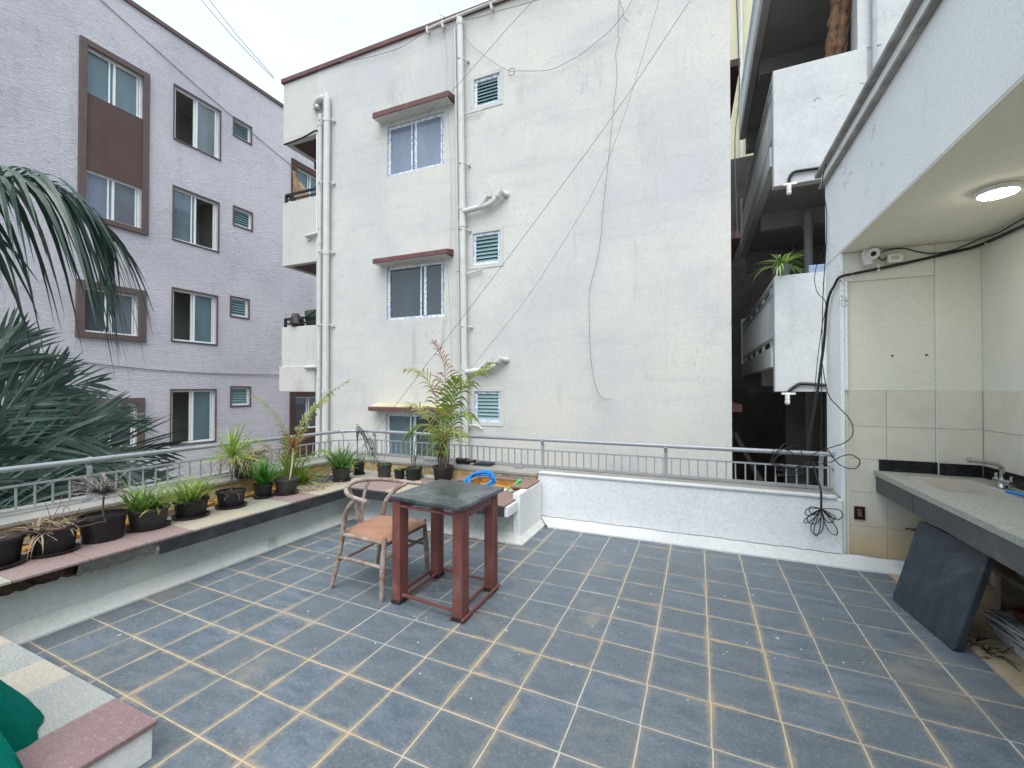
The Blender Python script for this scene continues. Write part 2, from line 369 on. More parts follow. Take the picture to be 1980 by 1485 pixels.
def woodmat():
    k = NT('weathered_turned_wood')
    v = k.coord((9, 9, 9))
    n1 = k.noise(v, 1.2, 7, 0.7, 0.5)
    a = k.mix(k.rng(n1, 0.38, 0.6), (0.21, 0.135, 0.095), (0.35, 0.29, 0.265))
    a = k.mix(k.rng(k.noise(v, 4, 5, 0.7), 0.55, 0.7, 0, 0.6), a, (0.1, 0.06, 0.045))
    k.bump(k.noise(v, 8, 6, 0.7), 0.25, 0.003)
    return k.fin(a, 0.7, 0.3)
M['wood'] = woodmat()

def netmat():
    k = NT('turquoise_shade_net')
    v = k.coord((1, 1, 1), rand=False)
    wv = k.n('ShaderNodeTexWave', wave_type='BANDS', bands_direction='Z')
    k.l(v, wv.inputs[0])
    wv.inputs['Scale'].default_value = 70
    wv.inputs['Distortion'].default_value = 1.5
    wv.inputs['Detail'].default_value = 2
    wv.inputs['Detail Scale'].default_value = 3
    a = k.mix(k.rng(wv.outputs['Fac'], 0.25, 0.7), (0.0, 0.13, 0.10), (0.001, 0.26, 0.20))
    a = k.mix(k.rng(k.noise(v, 5, 4, 0.6), 0.4, 0.7, 0, 0.4), a, (0.0, 0.22, 0.18))
    k.bump(wv.outputs['Fac'], 1.0, 0.006)
    return k.fin(a, 0.9, 0.1)
M['netting'] = netmat()

# floor tiles: slate-blue glazed tile, tan dust that gathers at the joints, paint spots
def floormat():
    k = NT('slate_blue_floor_tile')
    v = k.coord((1.0, 2.6, 1.0))
    n = k.noise(v, 5.0, 8, 0.7, 0.4)
    a = k.mix(k.rng(n, 0.32, 0.7), (0.085, 0.112, 0.142), (0.150, 0.180, 0.212))
    oi = k.n('ShaderNodeObjectInfo').outputs['Random']
    a = k.mix(k.rng(oi, 0.0, 1.0, 0, 0.6, False), a, (0.105, 0.122, 0.132))
    fn = k.noise(k.coord(), 75, 4, 0.75)
    a = k.mix(k.rng(fn, 0.5, 0.72, 0, 0.6), a, (0.25, 0.285, 0.315))
    a = k.mix(k.rng(k.noise(k.coord((1, 1.6, 1)), 48, 4, 0.75), 0.52, 0.72, 0, 0.6), a, (0.052, 0.068, 0.088))
    # distance to own edge
    tc = k.n('ShaderNodeTexCoord').outputs['Object']
    sx = k.n('ShaderNodeSeparateXYZ'); k.l(tc, sx.inputs[0])
    ex = k.math('ABSOLUTE', sx.outputs[0]); ey = k.math('ABSOLUTE', sx.outputs[1])
    e = k.math('MAXIMUM', ex, ey)
    wp = k.coord(world=True)
    n1 = k.noise(wp, 0.55, 4, 0.6)
    n2 = k.noise(wp, 7.0, 7, 0.75, 0.5)
    n3 = k.noise(wp, 45, 4, 0.7)
    area = k.rng(n1, 0.38, 0.58, 0.15, 1.0)
    ee = k.math('ADD', e, k.math('MULTIPLY', k.math('SUBTRACT', n3, 0.5), 0.035))
    ee = k.math('ADD', ee, k.math('MULTIPLY', k.math('SUBTRACT', n2, 0.5), 0.06))
    edge = k.rng(k.math('ADD', ee, k.math('MULTIPLY', k.math('SUBTRACT', k.noise(wp, 1.7, 3, 0.6), 0.55), 0.07)), 0.112, 0.150)
    dust = k.math('MULTIPLY', k.math('MULTIPLY', edge, area), 0.8)
    # washed-out muddy film in broad patches
    film = k.math('MULTIPLY', k.rng(k.noise(wp, 1.1, 7, 0.72, 0.8), 0.52, 0.76), 0.45)
    dust = k.math('MAXIMUM', dust, film)
    dcol = k.mix(k.rng(n2, 0.35, 0.65), (0.30, 0.275, 0.215), (0.40, 0.30, 0.19))
    a = k.mix(dust, a, dcol)
    # white lime spots
    vo = k.n('ShaderNodeTexVoronoi', feature='F1'); k.l(wp, vo.inputs['Vector']); vo.inputs['Scale'].default_value = 26
    pm = k.rng(k.noise(wp, 0.9, 4, 0.6), 0.55, 0.68)
    sp = k.math('MULTIPLY', k.rng(k.math('ADD', vo.outputs['Distance'], k.math('MULTIPLY', k.math('SUBTRACT', n3, .5), .25)), 0.16, 0.03), pm)
    a = k.mix(k.math('MULTIPLY', sp, 0.7), a, (0.5, 0.54, 0.58))
    v2 = k.n('ShaderNodeTexVoronoi', feature='F1'); k.l(wp, v2.inputs['Vector']); v2.inputs['Scale'].default_value = 3.1
    s2 = k.rng(k.math('ADD', v2.outputs['Distance'], k.math('MULTIPLY', n3, 0.08)), 0.085, 0.065)
    a = k.mix(k.math('MULTIPLY', s2, 0.55), a, (0.55, 0.57, 0.58))
    # rusty smears
    rs = k.rng(k.noise(wp, 2.7, 6, 0.7, 0.6), 0.66, 0.72, 0, 0.6)
    a = k.mix(rs, a, (0.16, 0.085, 0.06))
    k.bump(k.noise(v, 30, 6, 0.7), 0.18, 0.002)
    rough = k.rng(n, 0.3, 0.7, 0.38, 0.55)
    rough = k.math('MAXIMUM', rough, k.math('MULTIPLY', dust, 1.2))
    return k.fin(a, rough, 0.35)
M['floor_tile'] = floormat()
def groutmat():
    k = NT('dusty_grout')
    wp = k.coord(world=True)
    n1 = k.noise(wp, 0.55, 4, 0.6)
    n2 = k.noise(wp, 12, 5, 0.7)
    a = k.mix(k.rng(n1, 0.38, 0.58), (0.46, 0.45, 0.42), (0.5, 0.4, 0.26))
    a = k.mix(k.rng(n2, 0.45, 0.75, 0, 0.5), a, (0.28, 0.21, 0.14))
    k.bump(n2, 0.5, 0.003)
    return k.fin(a, 0.95, 0.1)
M['grout'] = groutmat()
def walltile():
    k = NT('cream_ceramic_wall_tile')
    v = k.coord()
    a = k.mix(k.rng(k.noise(v, 5, 6, 0.65), 0.35, 0.7), (0.63, 0.605, 0.52), (0.57, 0.545, 0.465))
    sx = k.n('ShaderNodeSeparateXYZ'); k.l(k.coord(world=True), sx.inputs[0])
    low = k.rng(k.math('ADD', sx.outputs[2], k.math('MULTIPLY', k.noise(k.coord(world=True), 3, 5, 0.7), 0.35)), 0.75, 0.3)
    a = k.mix(k.math('MULTIPLY', low, 0.75), a, (0.52, 0.36, 0.18))      # rusty splash stain that stays near the floor
    k.bump(k.noise(v, 18, 5, 0.6), 0.1, 0.003)
    return k.fin(a, 0.45, 0.4)
M['wall_tile'] = walltile()

# ------------------------------------------------------------------ geometry helpers
ORG = {}                       # world (or frame-local) origin used for each parent
class MB:
    def __init__(s):
        s.v = []; s.f = []
    def box(s, x0, x1, y0, y1, z0, z1):
        b = len(s.v)
        s.v += [(x0, y0, z0), (x1, y0, z0), (x1, y1, z0), (x0, y1, z0), (x0, y0, z1), (x1, y0, z1), (x1, y1, z1), (x0, y1, z1)]
        s.f += [tuple(b + i for i in q) for q in ((0, 3, 2, 1), (4, 5, 6, 7), (0, 1, 5, 4), (1, 2, 6, 5), (2, 3, 7, 6), (3, 0, 4, 7))]
        return s
    def hexa(s, bot, top):
        """bottom and top quads (4 points each, same order)"""
        b = len(s.v)
        s.v += [tuple(p) for p in bot] + [tuple(p) for p in top]
        s.f += [tuple(b + i for i in q) for q in ((0, 3, 2, 1), (4, 5, 6, 7), (0, 1, 5, 4), (1, 2, 6, 5), (2, 3, 7, 6), (3, 0, 4, 7))]
        return s
    def quad(s, *p):
        b = len(s.v)
        s.v += [tuple(q) for q in p]
        s.f.append(tuple(range(b, b + len(p))))
        return s
    def prism(s, poly, z0, z1):
        b = len(s.v); n = len(poly)
        s.v += [(x, y, z0) for x, y in poly] + [(x, y, z1) for x, y in poly]
        s.f.append(tuple(b + i for i in reversed(range(n)))); s.f.append(tuple(b + n + i for i in range(n)))
        for i in range(n):
            j = (i + 1) % n
            s.f.append((b + i, b + j, b + n + j, b + n + i))
        return s
    def beam(s, p, q, wd, ht, up=(0, 0, 1)):
        p = Vector(p); q = Vector(q); t = (q - p).normalized(); up = Vector(up)
        a = t.cross(up)
        if a.length < 1e-4: a = t.cross(Vector((1, 0, 0)))
        a.normalize(); c = a.cross(t).normalized()
        a *= wd / 2; c *= ht / 2
        s.hexa([p - a - c, p + a - c, p + a + c, p - a + c], [q - a - c, q + a - c, q + a + c, q - a + c])
        return s
    def tube(s, pts, r, n=8, caps=True):
        pts = [Vector(p) for p in pts]
        m = len(pts)
        rs = r if isinstance(r, (list, tuple)) else [r] * m
        b = len(s.v)
        prev = None
        for i, p in enumerate(pts):
            t = (pts[min(i + 1, m - 1)] - pts[max(i - 1, 0)])
            if t.length < 1e-9: t = Vector((0, 0, 1))
            t.normalize()
            if prev is None:
                a = t.cross(Vector((0, 0, 1)))
                if a.length < 0.05: a = t.cross(Vector((1, 0, 0)))
            else:
                a = prev - t * prev.dot(t)
            a.normalize(); prev = a
            c = t.cross(a)
            for k in range(n):
                an = 2 * PI * k / n
                s.v.append(tuple(p + (a * math.cos(an) + c * math.sin(an)) * rs[i]))
        for i in range(m - 1):
            for k in range(n):
                k2 = (k + 1) % n
                s.f.append((b + i * n + k, b + i * n + k2, b + (i + 1) * n + k2, b + (i + 1) * n + k))
        if caps:
            s.f.append(tuple(b + k for k in reversed(range(n))))
            s.f.append(tuple(b + (m - 1) * n + k for k in range(n)))
        return s
    def lathe(s, cx, cy, prof, n=24, sx=1.0, sy=1.0, rot=0.0, cap0=True, cap1=True):
        b = len(s.v)
        cr, sr = math.cos(rot), math.sin(rot)
        for r, z in prof:
            for k in range(n):
                an = 2 * PI * k / n
                x, y = r * sx * math.cos(an), r * sy * math.sin(an)
                s.v.append((cx + x * cr - y * sr, cy + x * sr + y * cr, z))
        for i in range(len(prof) - 1):
            for k in range(n):
                k2 = (k + 1) % n
                s.f.append((b + i * n + k, b + i * n + k2, b + (i + 1) * n + k2, b + (i + 1) * n + k))
        if cap0: s.f.append(tuple(b + k for k in reversed(range(n))))
        if cap1: s.f.append(tuple(b + (len(prof) - 1) * n + k for k in range(n)))
        return s
    def strip(s, pts, side, ws):
        """leaf ribbon: points, side vector(s), widths"""
        b = len(s.v)
        for i, p in enumerate(pts):
            sd = side[i] if isinstance(side, list) else side
            p = Vector(p)
            s.v.append(tuple(p - sd * ws[i] / 2)); s.v.append(tuple(p + sd * ws[i] / 2))
        for i in range(len(pts) - 1):
            s.f.append((b + 2 * i, b + 2 * i + 1, b + 2 * i + 3, b + 2 * i + 2))
        return s
    def leaf(s, base, az, el, L, droop, wd, seg=5, twist=0.0, prof=None):
        p = Vector(base); pts = [p.copy()]; sides = []; ws = []
        for i in range(seg + 1):
            f = i / seg
            if i:
                e = el - droop * f
                p = p + Vector((math.cos(az) * math.cos(e), math.sin(az) * math.cos(e), math.sin(e))) * (L / seg)
                pts.append(p.copy())
            e = el - droop * f
            sd = Vector((-math.sin(az), math.cos(az), 0))
            nn = Vector((-math.cos(az) * math.sin(e), -math.sin(az) * math.sin(e), math.cos(e)))
            sides.append((sd * math.cos(twist) + nn * math.sin(twist)).normalized())
            ws.append(wd * (prof(f) if prof else (0.55 + 0.9 * f if f < 0.5 else 2.0 * (1 - f)) + 0.04))
        s.strip(pts, sides, ws)
        return s
    def mesh(s, name, smooth=False, bevel=0.0, bseg=2, origin=(0, 0, 0), merge=False):
        me = bpy.data.meshes.new(name)
        o = Vector(origin)
        me.from_pydata([tuple(Vector(q) - o) for q in s.v], [], s.f)
        bm = bmesh.new(); bm.from_mesh(me)
        if merge: bmesh.ops.remove_doubles(bm, verts=bm.verts, dist=1e-5)
        bmesh.ops.recalc_face_normals(bm, faces=bm.faces)
        if bevel:
            ed = [e for e in bm.edges if len(e.link_faces) == 2 and e.calc_face_angle(0) > 0.5]
            bmesh.ops.bevel(bm, geom=ed, offset=bevel, segments=bseg, profile=0.5, affect='EDGES')
        bm.to_mesh(me); bm.free()
        if smooth:
            me.polygons.foreach_set('use_smooth', [True] * len(me.polygons))
            try: me.set_sharp_from_angle(angle=R(40))
            except Exception: pass
        me.update()
        return me
    def build(s, name, mat, parent=None, smooth=False, bevel=0.0, bseg=2, merge=False, origin=None):
        """one mesh object; vertices are given in world (or the parent's frame) coordinates"""
        if parent is not None:
            po = ORG.get(parent.name, Vector((0, 0, 0)))
        else:
            po = Vector((0, 0, 0))
        og = Vector(origin) if origin is not None else po
        me = s.mesh(name, smooth, bevel, bseg, og, merge)
        for m_ in (mat if isinstance(mat, (list, tuple)) else [mat]):
            me.materials.append(m_)
        o = bpy.data.objects.new(name, me)
        COL.objects.link(o)
        if parent is not None:
            o.parent = parent
            o.location = og - po
        else:
            o.location = og
        ORG[o.name] = og
        return o

def tag(o, label=None, cat=None, group=None, kind=None):
    if label: o['label'] = label
    if cat: o['category'] = cat
    if group: o['group'] = group
    if kind: o['kind'] = kind
    return o

def thing(name, label, cat, loc=(0, 0, 0), group=None):
    o = bpy.data.objects.new(name, None)
    COL.objects.link(o)
    o.empty_display_size = 0.1
    o.location = loc
    ORG[o.name] = Vector(loc)
    return tag(o, label, cat, group)

def piece(name, me, parent, loc, rot=(0, 0, 0), scale=None):
    """a copy that shares mesh data; loc in the parent's coordinate frame (before subtracting its origin)"""
    o = bpy.data.objects.new(name, me)
    COL.objects.link(o)
    o.parent = parent
    o.location = Vector(loc) - ORG.get(parent.name, Vector((0, 0, 0)))
    o.rotation_euler = rot
    if scale: o.scale = scale
    return o

def spline(pts, n=8):
    """Catmull-Rom through points"""
    P = [Vector(p) for p in pts]
    if len(P) < 3: return P
    out = []
    for i in range(len(P) - 1):
        p0, p1, p2, p3 = P[max(i - 1, 0)], P[i], P[i + 1], P[min(i + 2, len(P) - 1)]
        for k in range(n):
            t = k / n
            out.append(0.5 * ((2 * p1) + (p2 - p0) * t + (2 * p0 - 5 * p1 + 4 * p2 - p3) * t * t + (3 * p1 - p0 - 3 * p2 + p3) * t ** 3))
    out.append(P[-1])
    return out

def U(a, b): return random.uniform(a, b)

# ================================================================== GROUND AND TERRACE FLOOR
g = MB(); g.quad((-150, -150, -6), (150, -150, -6), (150, 150, -6), (-150, 150, -6))
tag(g.build('ground', M['ground']), kind='structure')

fl = MB(); fl.box(-4.78, 2.3, -3.0, 4.97, -0.35, -0.002)
floor = tag(fl.build('terrace_floor', M['grout'], origin=(0, 0, 0)), kind='structure')
body = MB(); body.box(-4.74, 2.26, -3.0, 4.93, -6.0, -0.35)
tag(body.build('terrace_base', M['cream'], origin=(0, 0, -6)), kind='structure')

tm = MB(); tm.box(-0.1415, 0.1415, -0.1387, 0.1387, -0.0095, 0)
tile_me = tm.mesh('floor_tile', bevel=0.0012, bseg=1)
tile_me.materials.append(M['floor_tile'])
for k in range(-12, 6):
    for j in range(-7, 8):
        x = -0.241 + 0.29 * (k + 0.5)
        y = 2.262 + 0.284 * (j + 0.5) - 0.014 * x
        if y < 0.3 or y > 4.6 or x < -3.8 or x > 1.60: continue
        if x < -2.2 and y < 0.88: continue
        if x < -1.6 and y > 3.95: continue
        piece('tile', tile_me, floor, (x + U(-.0008, .0008), y + U(-.0008, .0008), U(-0.0006, 0.0006)), (U(-.003, .003), U(-.003, .003), -0.014 + U(-.003, .003)))
cf = MB(); cf.prism([(1.475, -2), (2.05, -2), (2.05, 4.55), (1.40, 4.55), (1.44, 3.4)], -0.004, 0.006)
tag(cf.build('cement_strip', plaster('stained_cement_strip', (0.45, 0.35, 0.23), (0.34, 0.27, 0.19), (0.2, 0.15, 0.11), big=2.5, stain=0.7, fine=20, bump=0.6)), kind='structure')

# ================================================================== LILAC APARTMENT BUILDING (faces +X)
LX = -13.4
lil = thing('lilac_apartment_building', 'lilac rendered apartment building with brown framed windows on the left', 'building', (LX, 7.0, -6))

def wall_sheet(mb, T, u0, u1, z0, z1, holes, depth=0.16):
    """front sheet with openings and their reveals; T maps (u, out, z)"""
    us = sorted({u0, u1, *[h[0] for h in holes], *[h[1] for h in holes]})
    zs = sorted({z0, z1, *[h[2] for h in holes], *[h[3] for h in holes]})
    for a, b in zip(us, us[1:]):
        for c, d in zip(zs, zs[1:]):
            um, zm = (a + b) / 2, (c + d) / 2
            if any(h[0] < um < h[1] and h[2] < zm < h[3] for h in holes): continue
            mb.quad(T(a, 0, c), T(b, 0, c), T(b, 0, d), T(a, 0, d))
    for h in holes:
        a, b, c, d = h
        mb.quad(T(a, 0, c), T(a, 0, d), T(a, -depth, d), T(a, -depth, c))
        mb.quad(T(b, 0, c), T(b, -depth, c), T(b, -depth, d), T(b, 0, d))
        mb.quad(T(a, 0, c), T(a, -depth, c), T(b, -depth, c), T(b, 0, c))
        mb.quad(T(a, 0, d), T(b, 0, d), T(b, -depth, d), T(a, -depth, d))

def ubox(mb, T, a, b, c, d, z0, z1):
    P = [T(a, c, z0), T(b, c, z0), T(b, d, z0), T(a, d, z0)]
    Q = [T(a, c, z1), T(b, c, z1), T(b, d, z1), T(a, d, z1)]
    mb.hexa(P, Q)

TL = lambda u, v, z: (LX + v, u, z)

def sliding(parent, T, a, b, z0, z1, fr_mat, gl, split=0.5, inset=0.07, room=True, openL=False, openR=False, fw=0.045, roomd=1.6, roommat=None, label=None, extra=None):
    """window: outer frame + meeting stile; child panes, and the room seen behind"""
    v0, v1 = -inset - 0.05, -inset
    m = MB()
    ubox(m, T, a, b, v0, v1, z0, z0 + fw); ubox(m, T, a, b, v0, v1, z1 - fw, z1)
    ubox(m, T, a, a + fw, v0, v1, z0 + fw, z1 - fw); ubox(m, T, b - fw, b, v0, v1, z0 + fw, z1 - fw)
    s = a + (b - a) * split
    ubox(m, T, s - fw * 0.55, s + fw * 0.55, v0 + 0.005, v1 + 0.008, z0 + fw, z1 - fw)
    wn = m.build('window', fr_mat, parent, bevel=0.004, bseg=1)
    if label: wn['label'] = label
    def pane(x0, x1, dv, mat):
        q = MB(); ubox(q, T, x0, x1, dv - 0.006, dv, z0 + fw, z1 - fw)
        q.build('pane', mat, wn)
    if not openL: pane(a + fw, s - fw * 0.55, v0 + 0.02, gl[0])
    else:
        q = MB(); ubox(q, T, a + fw, a + fw + 0.025, v0 + 0.006, v1 - 0.012, z0 + fw, z1 - fw)
        q.build('sash_stile', fr_mat, wn)
        q = MB(); ubox(q, T, s - fw * .55 - 0.05, s - fw * .55 - 0.01, v0 + 0.002, v0 + 0.03, z0 + fw, z1 - fw)
        q.build('sash_stile', fr_mat, wn)
    if not openR: pane(s + fw * 0.55, b - fw, v0 + 0.035, gl[1])
    # secondary stile near the right end, as sliding sashes show
    q = MB()
    ubox(q, T, b - fw - 0.05, b - fw - 0.015, v1 - 0.022, v1 - 0.004, z0 + fw, z1 - fw)
    q.build('sash_stile', fr_mat, wn)
    if not openL:
        q = MB(); ubox(q, T, s - fw * .55 - 0.09, s - fw * .55 - 0.055, v1 - 0.022, v1 - 0.004, z0 + fw, z1 - fw)
        q.build('sash_stile', fr_mat, wn)
    if room:
        r_ = MB(); d = -0.16 - roomd
        A, B, C, D = a - 0.5, b + 0.5, z0 - 0.6, z1 + 0.35
        r_.quad(T(A, d, C), T(B, d, C), T(B, d, D), T(A, d, D))
        r_.quad(T(A, d, C), T(A, d, D), T(A, -0.165, D), T(A, -0.165, C)); r_.quad(T(B, d, C), T(B, -0.165, C), T(B, -0.165, D), T(B, d, D))
        r_.quad(T(A, d, C), T(A, -0.165, C), T(B, -0.165, C), T(B, d, C)); r_.quad(T(A, d, D), T(B, d, D), T(B, -0.165, D), T(A, -0.165, D))
        r_.build('room', roommat or M['room'], wn)
    return wn

def louvre(parent, T, a, b, z0, z1, fr_mat, fw=0.045, n=6, inset=0.05, ang=35, slat=None):
    v0, v1 = -inset - 0.05, -inset
    m = MB()
    ubox(m, T, a, b, v0, v1, z0, z0 + fw); ubox(m, T, a, b, v0, v1, z1 - fw, z1)
    ubox(m, T, a, a + fw, v0, v1, z0 + fw, z1 - fw); ubox(m, T, b - fw, b, v0, v1, z0 + fw, z1 - fw)
    wn = m.build('louvre_window', fr_mat, parent, bevel=0.003, bseg=1)
    h = (z1 - z0 - 2 * fw) / n
    sa, ca = math.sin(R(ang)), math.cos(R(ang))
    L = h * 1.12
    for i in range(n):
        zc = z0 + fw + h * (i + 0.5)
        vc = (v0 + v1) / 2 - 0.01
        t = 0.006
        q = MB()
        pts = []
        for du, dz in ((sa * L / 2, -ca * L / 2), (sa * L / 2 + t, -ca * L / 2), (-sa * L / 2 + t, ca * L / 2), (-sa * L / 2, ca * L / 2)):
            pts.append((vc + du, zc + dz))
        q.hexa([T(a + fw, p[0], p[1]) for p in pts], [T(b - fw, p[0], p[1]) for p in pts])
        q.build('slat', slat or M['frost'], wn)
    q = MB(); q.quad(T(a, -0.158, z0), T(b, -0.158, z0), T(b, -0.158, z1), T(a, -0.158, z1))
    q.build('backing', M['shade_dark'], wn)  # flat dark sheet painted as the unlit room behind the slats
    return wn

lil_holes = []
# rows: storey 3.0 m; A double windows in broad bands, B tall sliders, C louvred vents
A_win = [(5.16, 6.28, 8.6, 9.72), (5.17, 6.27, 5.69, 6.77), (5.16, 6.23, 2.86, 3.93), (5.17, 6.23, 0.0, 1.11)]
B_win = [(7.03, 8.25, 8.52, 10.0), (7.03, 8.22, 5.69, 7.15), (7.03, 8.2, 2.85, 4.29), (7.02, 8.18, -0.06, 1.45)]
C_win = [(8.70, 9.23, 9.53, 10.05), (8.72, 9.28, 6.7, 7.24), (8.65, 9.19, 3.80, 4.37), (8.68, 9.26, 0.97, 1.53)]
D_win = [(10.95, 12.3, 8.3, 9.6), (10.95, 12.3, 5.0, 5.75), (10.95, 12.3, 3.6, 4.3), (10.95, 12.3, 0.02, 1.2)]
# a further column off to the left for a side-stepped camera
E_win = [(2.2, 3.4, 8.6, 10.0), (2.2, 3.4, 5.72, 7.15), (2.2, 3.4, 2.85, 4.29)]
lil_holes = A_win + B_win + C_win + [D_win[0], D_win[3]] + E_win
m = MB()
wall_sheet(m, TL, -2.0, 16.0, -6.0, 11.42, lil_holes)
m.quad(TL(16, 0, -6), TL(16, -9, -6), TL(16, -9, 11.42), TL(16, 0, 11.42))
m.quad(TL(-2, 0, -6), TL(-2, 0, 11.42), TL(-2, -9, 11.42), TL(-2, -9, -6))
m.quad(TL(-2, -9, 11.1), TL(16, -9, 11.1), TL(16, 0, 11.1), TL(-2, 0, 11.1))
m.quad(TL(-2, -9, -6), TL(16, -9, -6), TL(16, -9, 11.42), TL(-2, -9, 11.42))
m.build('wall', M['lilac'], lil, merge=True)
m = MB(); ubox(m, TL, -2.03, 16.03, -0.2, 0.05, 11.42, 11.54)
m.build('roof_coping', M['brown_band'], lil, bevel=0.01)

def band(a, b, z0, z1, i0, i1, j0, j1, proud=0.05, mat='brown_band', nm='surround'):
    """raised painted band between outer (a,b,z0,z1) and inner (i0,i1,j0,j1)"""
    m = MB()
    ubox(m, TL, a, b, 0.0, proud, j1, z1); ubox(m, TL, a, b, 0.0, proud, z0, j0)
    ubox(m, TL, a, i0, 0.0, proud, j0, j1); ubox(m, TL, i1, b, 0.0, proud, j0, j1)
    m.build(nm, M[mat], lil, bevel=0.006, bseg=1)
# A column bands
band(5.02, 6.42, 5.56, 9.87, 5.16, 6.28, 5.69, 9.72, 0.07)
m = MB(); ubox(m, TL, 5.162, 6.278, 0.001, 0.025, 6.772, 8.598)
m.build('render_panel', M['brown_render'], lil)
band(5.01, 6.39, 2.72, 4.08, 5.16, 6.23, 2.86, 3.93, 0.08)
band(5.03, 6.38, -0.14, 1.26, 5.17, 6.23, 0.0, 1.11, 0.08)
for w_ in B_win: band(w_[0] - 0.035, w_[1] + 0.045, w_[2] - 0.045, w_[3] + 0.045, *w_, 0.025)
for w_ in C_win: band(w_[0] - 0.05, w_[1] + 0.05, w_[2] - 0.05, w_[3] + 0.05, *w_, 0.025)
for w_ in (D_win[0], D_win[3]): band(w_[0] - 0.2, w_[1] + 0.2, w_[2] - 0.2 if w_[2] > 2 else -2.3, w_[3] + 0.22, *w_, 0.06, 'dark_brown')
G = M
sliding(lil, TL, *A_win[0], G['upvc'], (G['glass_teal'], G['glass_teal']))
sliding(lil, TL, *A_win[1], G['upvc'], (G['glass_blue'], G['glass_grey']))
sliding(lil, TL, *A_win[2], G['upvc'], (G['glass_dark'], G['glass_grey']))
sliding(lil, TL, *A_win[3], G['upvc'], (G['glass_dark'], G['glass_dark']))
sliding(lil, TL, *B_win[0], G['upvc'], (G['glass_grey'], G['glass_grey']), openL=True, label='window with its left half slid open')
sliding(lil, TL, *B_win[1], G['upvc'], (G['glass_teal'], G['glass_grey']), openR=True, label='window with its right half slid open')
sliding(lil, TL, *B_win[2], G['upvc'], (G['glass_dark'], G['glass_teal']), openL=True, label='window with its left half slid open')
sliding(lil, TL, *B_win[3], G['upvc'], (G['glass_dark'], G['glass_teal']), openL=True, label='window with its left half slid open')
for c in C_win: louvre(lil, TL, *c, G['upvc'])
sliding(lil, TL, *D_win[0], G['upvc'], (G['glass_teal'], G['glass_teal']))
sliding(lil, TL, *D_win[3], G['upvc'], (G['glass_dark'], G['glass_dark']))
for e_ in E_win: sliding(lil, TL, *e_, G['upvc'], (G['glass_grey'], G['glass_teal']))

# ================================================================== CREAM APARTMENT BLOCK (own frame, turned 1.5 degrees)
cr = thing('cream_apartment_block', 'cream rendered apartment block with maroon canopies and grey drainpipes across the gap', 'building', (0, 7.2, 0))
cr.rotation_euler = (0, 0, R(1.5))
ORG[cr.name] = Vector((0, 0, 0))          # children use the block's own frame: (along, depth, height)
TC = lambda u, v, z: (u, -v, z)
W1, W2, W3 = (-5.94, -4.56, 5.93, 6.98), (-5.94, -4.54, 2.92, 4.03), (-5.95, -4.56, -0.15, 0.99)
V1, V2, V3 = (-3.9, -3.37, 6.87, 7.41), (-3.92, -3.36, 3.85, 4.45), (-3.88, -3.35, 0.88, 1.45)
XR = 0.47
m = MB()
wall_sheet(m, TC, -7.89, XR, -6.0, 8.70, [W1, W2, W3, V1, V2, V3])
m.quad((XR, 0, -6), (XR, 8, -6), (XR, 8, 8.7), (XR, 0, 8.7))
m.quad((-7.89, 0, -6), (-7.89, 0, 8.7), (-7.89, 1.6, 8.7), (-7.89, 1.6, -6))
m.quad((-7.89, 1.6, -6), (-7.89, 8, -6), (-7.89, 8, 8.7), (-7.89, 1.6, 8.7))
m.quad((-7.89, 8, -6), (XR, 8, -6), (XR, 8, 8.7), (-7.89, 8, 8.7))
m.quad((-7.89, 0, 8.4), (XR, 0, 8.4), (XR, 8, 8.4), (-7.89, 8, 8.4))
m.build('wall', M['cream'], cr, merge=True)
m = MB(); m.box(-7.888, XR + 0.03, -0.05, 0.2, 8.70, 8.80); m.box(-8.99, -7.89, -0.05, 0.2, 8.70, 8.80); m.box(-8.99, -8.8, 0.2, 1.7, 8.70, 8.80)
m.build('roof_coping', M['maroon'], cr, bevel=0.008)
# corner balconies: parapet panels and slabs, open on two sides
m = MB(); m.box(-8.96, -7.892, 0.0, 0.14, 7.28, 8.698); m.box(-8.96, -8.82, 0.14, 1.6, 7.28, 8.698)
m.build('upper_parapet', M['balcony'], cr, bevel=0.01)
for z0, z1 in ((4.38, 5.87), (1.43, 2.94)):
    m = MB(); m.box(-8.96, -7.892, 0.0, 0.13, z0, z1); m.box(-8.96, -8.83, 0.13, 1.6, z0, z1)
    if z0 < 2: m.box(-9.0, -7.895, -0.03, 0.0, 1.43, 2.02)
    m.build('balcony_parapet', M['balcony'], cr, bevel=0.01)
    m = MB(); m.box(-8.83, -7.892, 0.13, 1.75, z0 + 0.03, z0 + 0.16)
    m.build('balcony_floor', M['dark_brown'], cr)
m = MB(); m.box(-8.82, -7.892, 0.14, 1.75, 7.31, 7.5); m.build('balcony_ceiling', M['dark_brown'], cr)
for zz in (5.87, 2.94):
    m = MB()
    m.beam((-8.9, 0.05, zz + 0.2), (-7.9, 0.05, zz + 0.2), 0.05, 0.04); m.beam((-8.9, 0.05, zz + 0.08), (-7.9, 0.05, zz + 0.08), 0.03, 0.03)
    m.beam((-8.9, 0.05, zz), (-8.9, 0.05, zz + 0.2), 0.05, 0.05); m.beam((-8.9, 0.05, zz + 0.2), (-8.9, 1.5, zz + 0.2), 0.05, 0.04)
    m.build('balcony_rail', M['metal_black'], cr)
m = MB(); m.beam((-8.9, 0.9, 7.1), (-8.9, 0.9, 7.3), 0.05, 0.05, (0, 1, 0)); m.build('balcony_lamp', M['dark_brown'], cr)

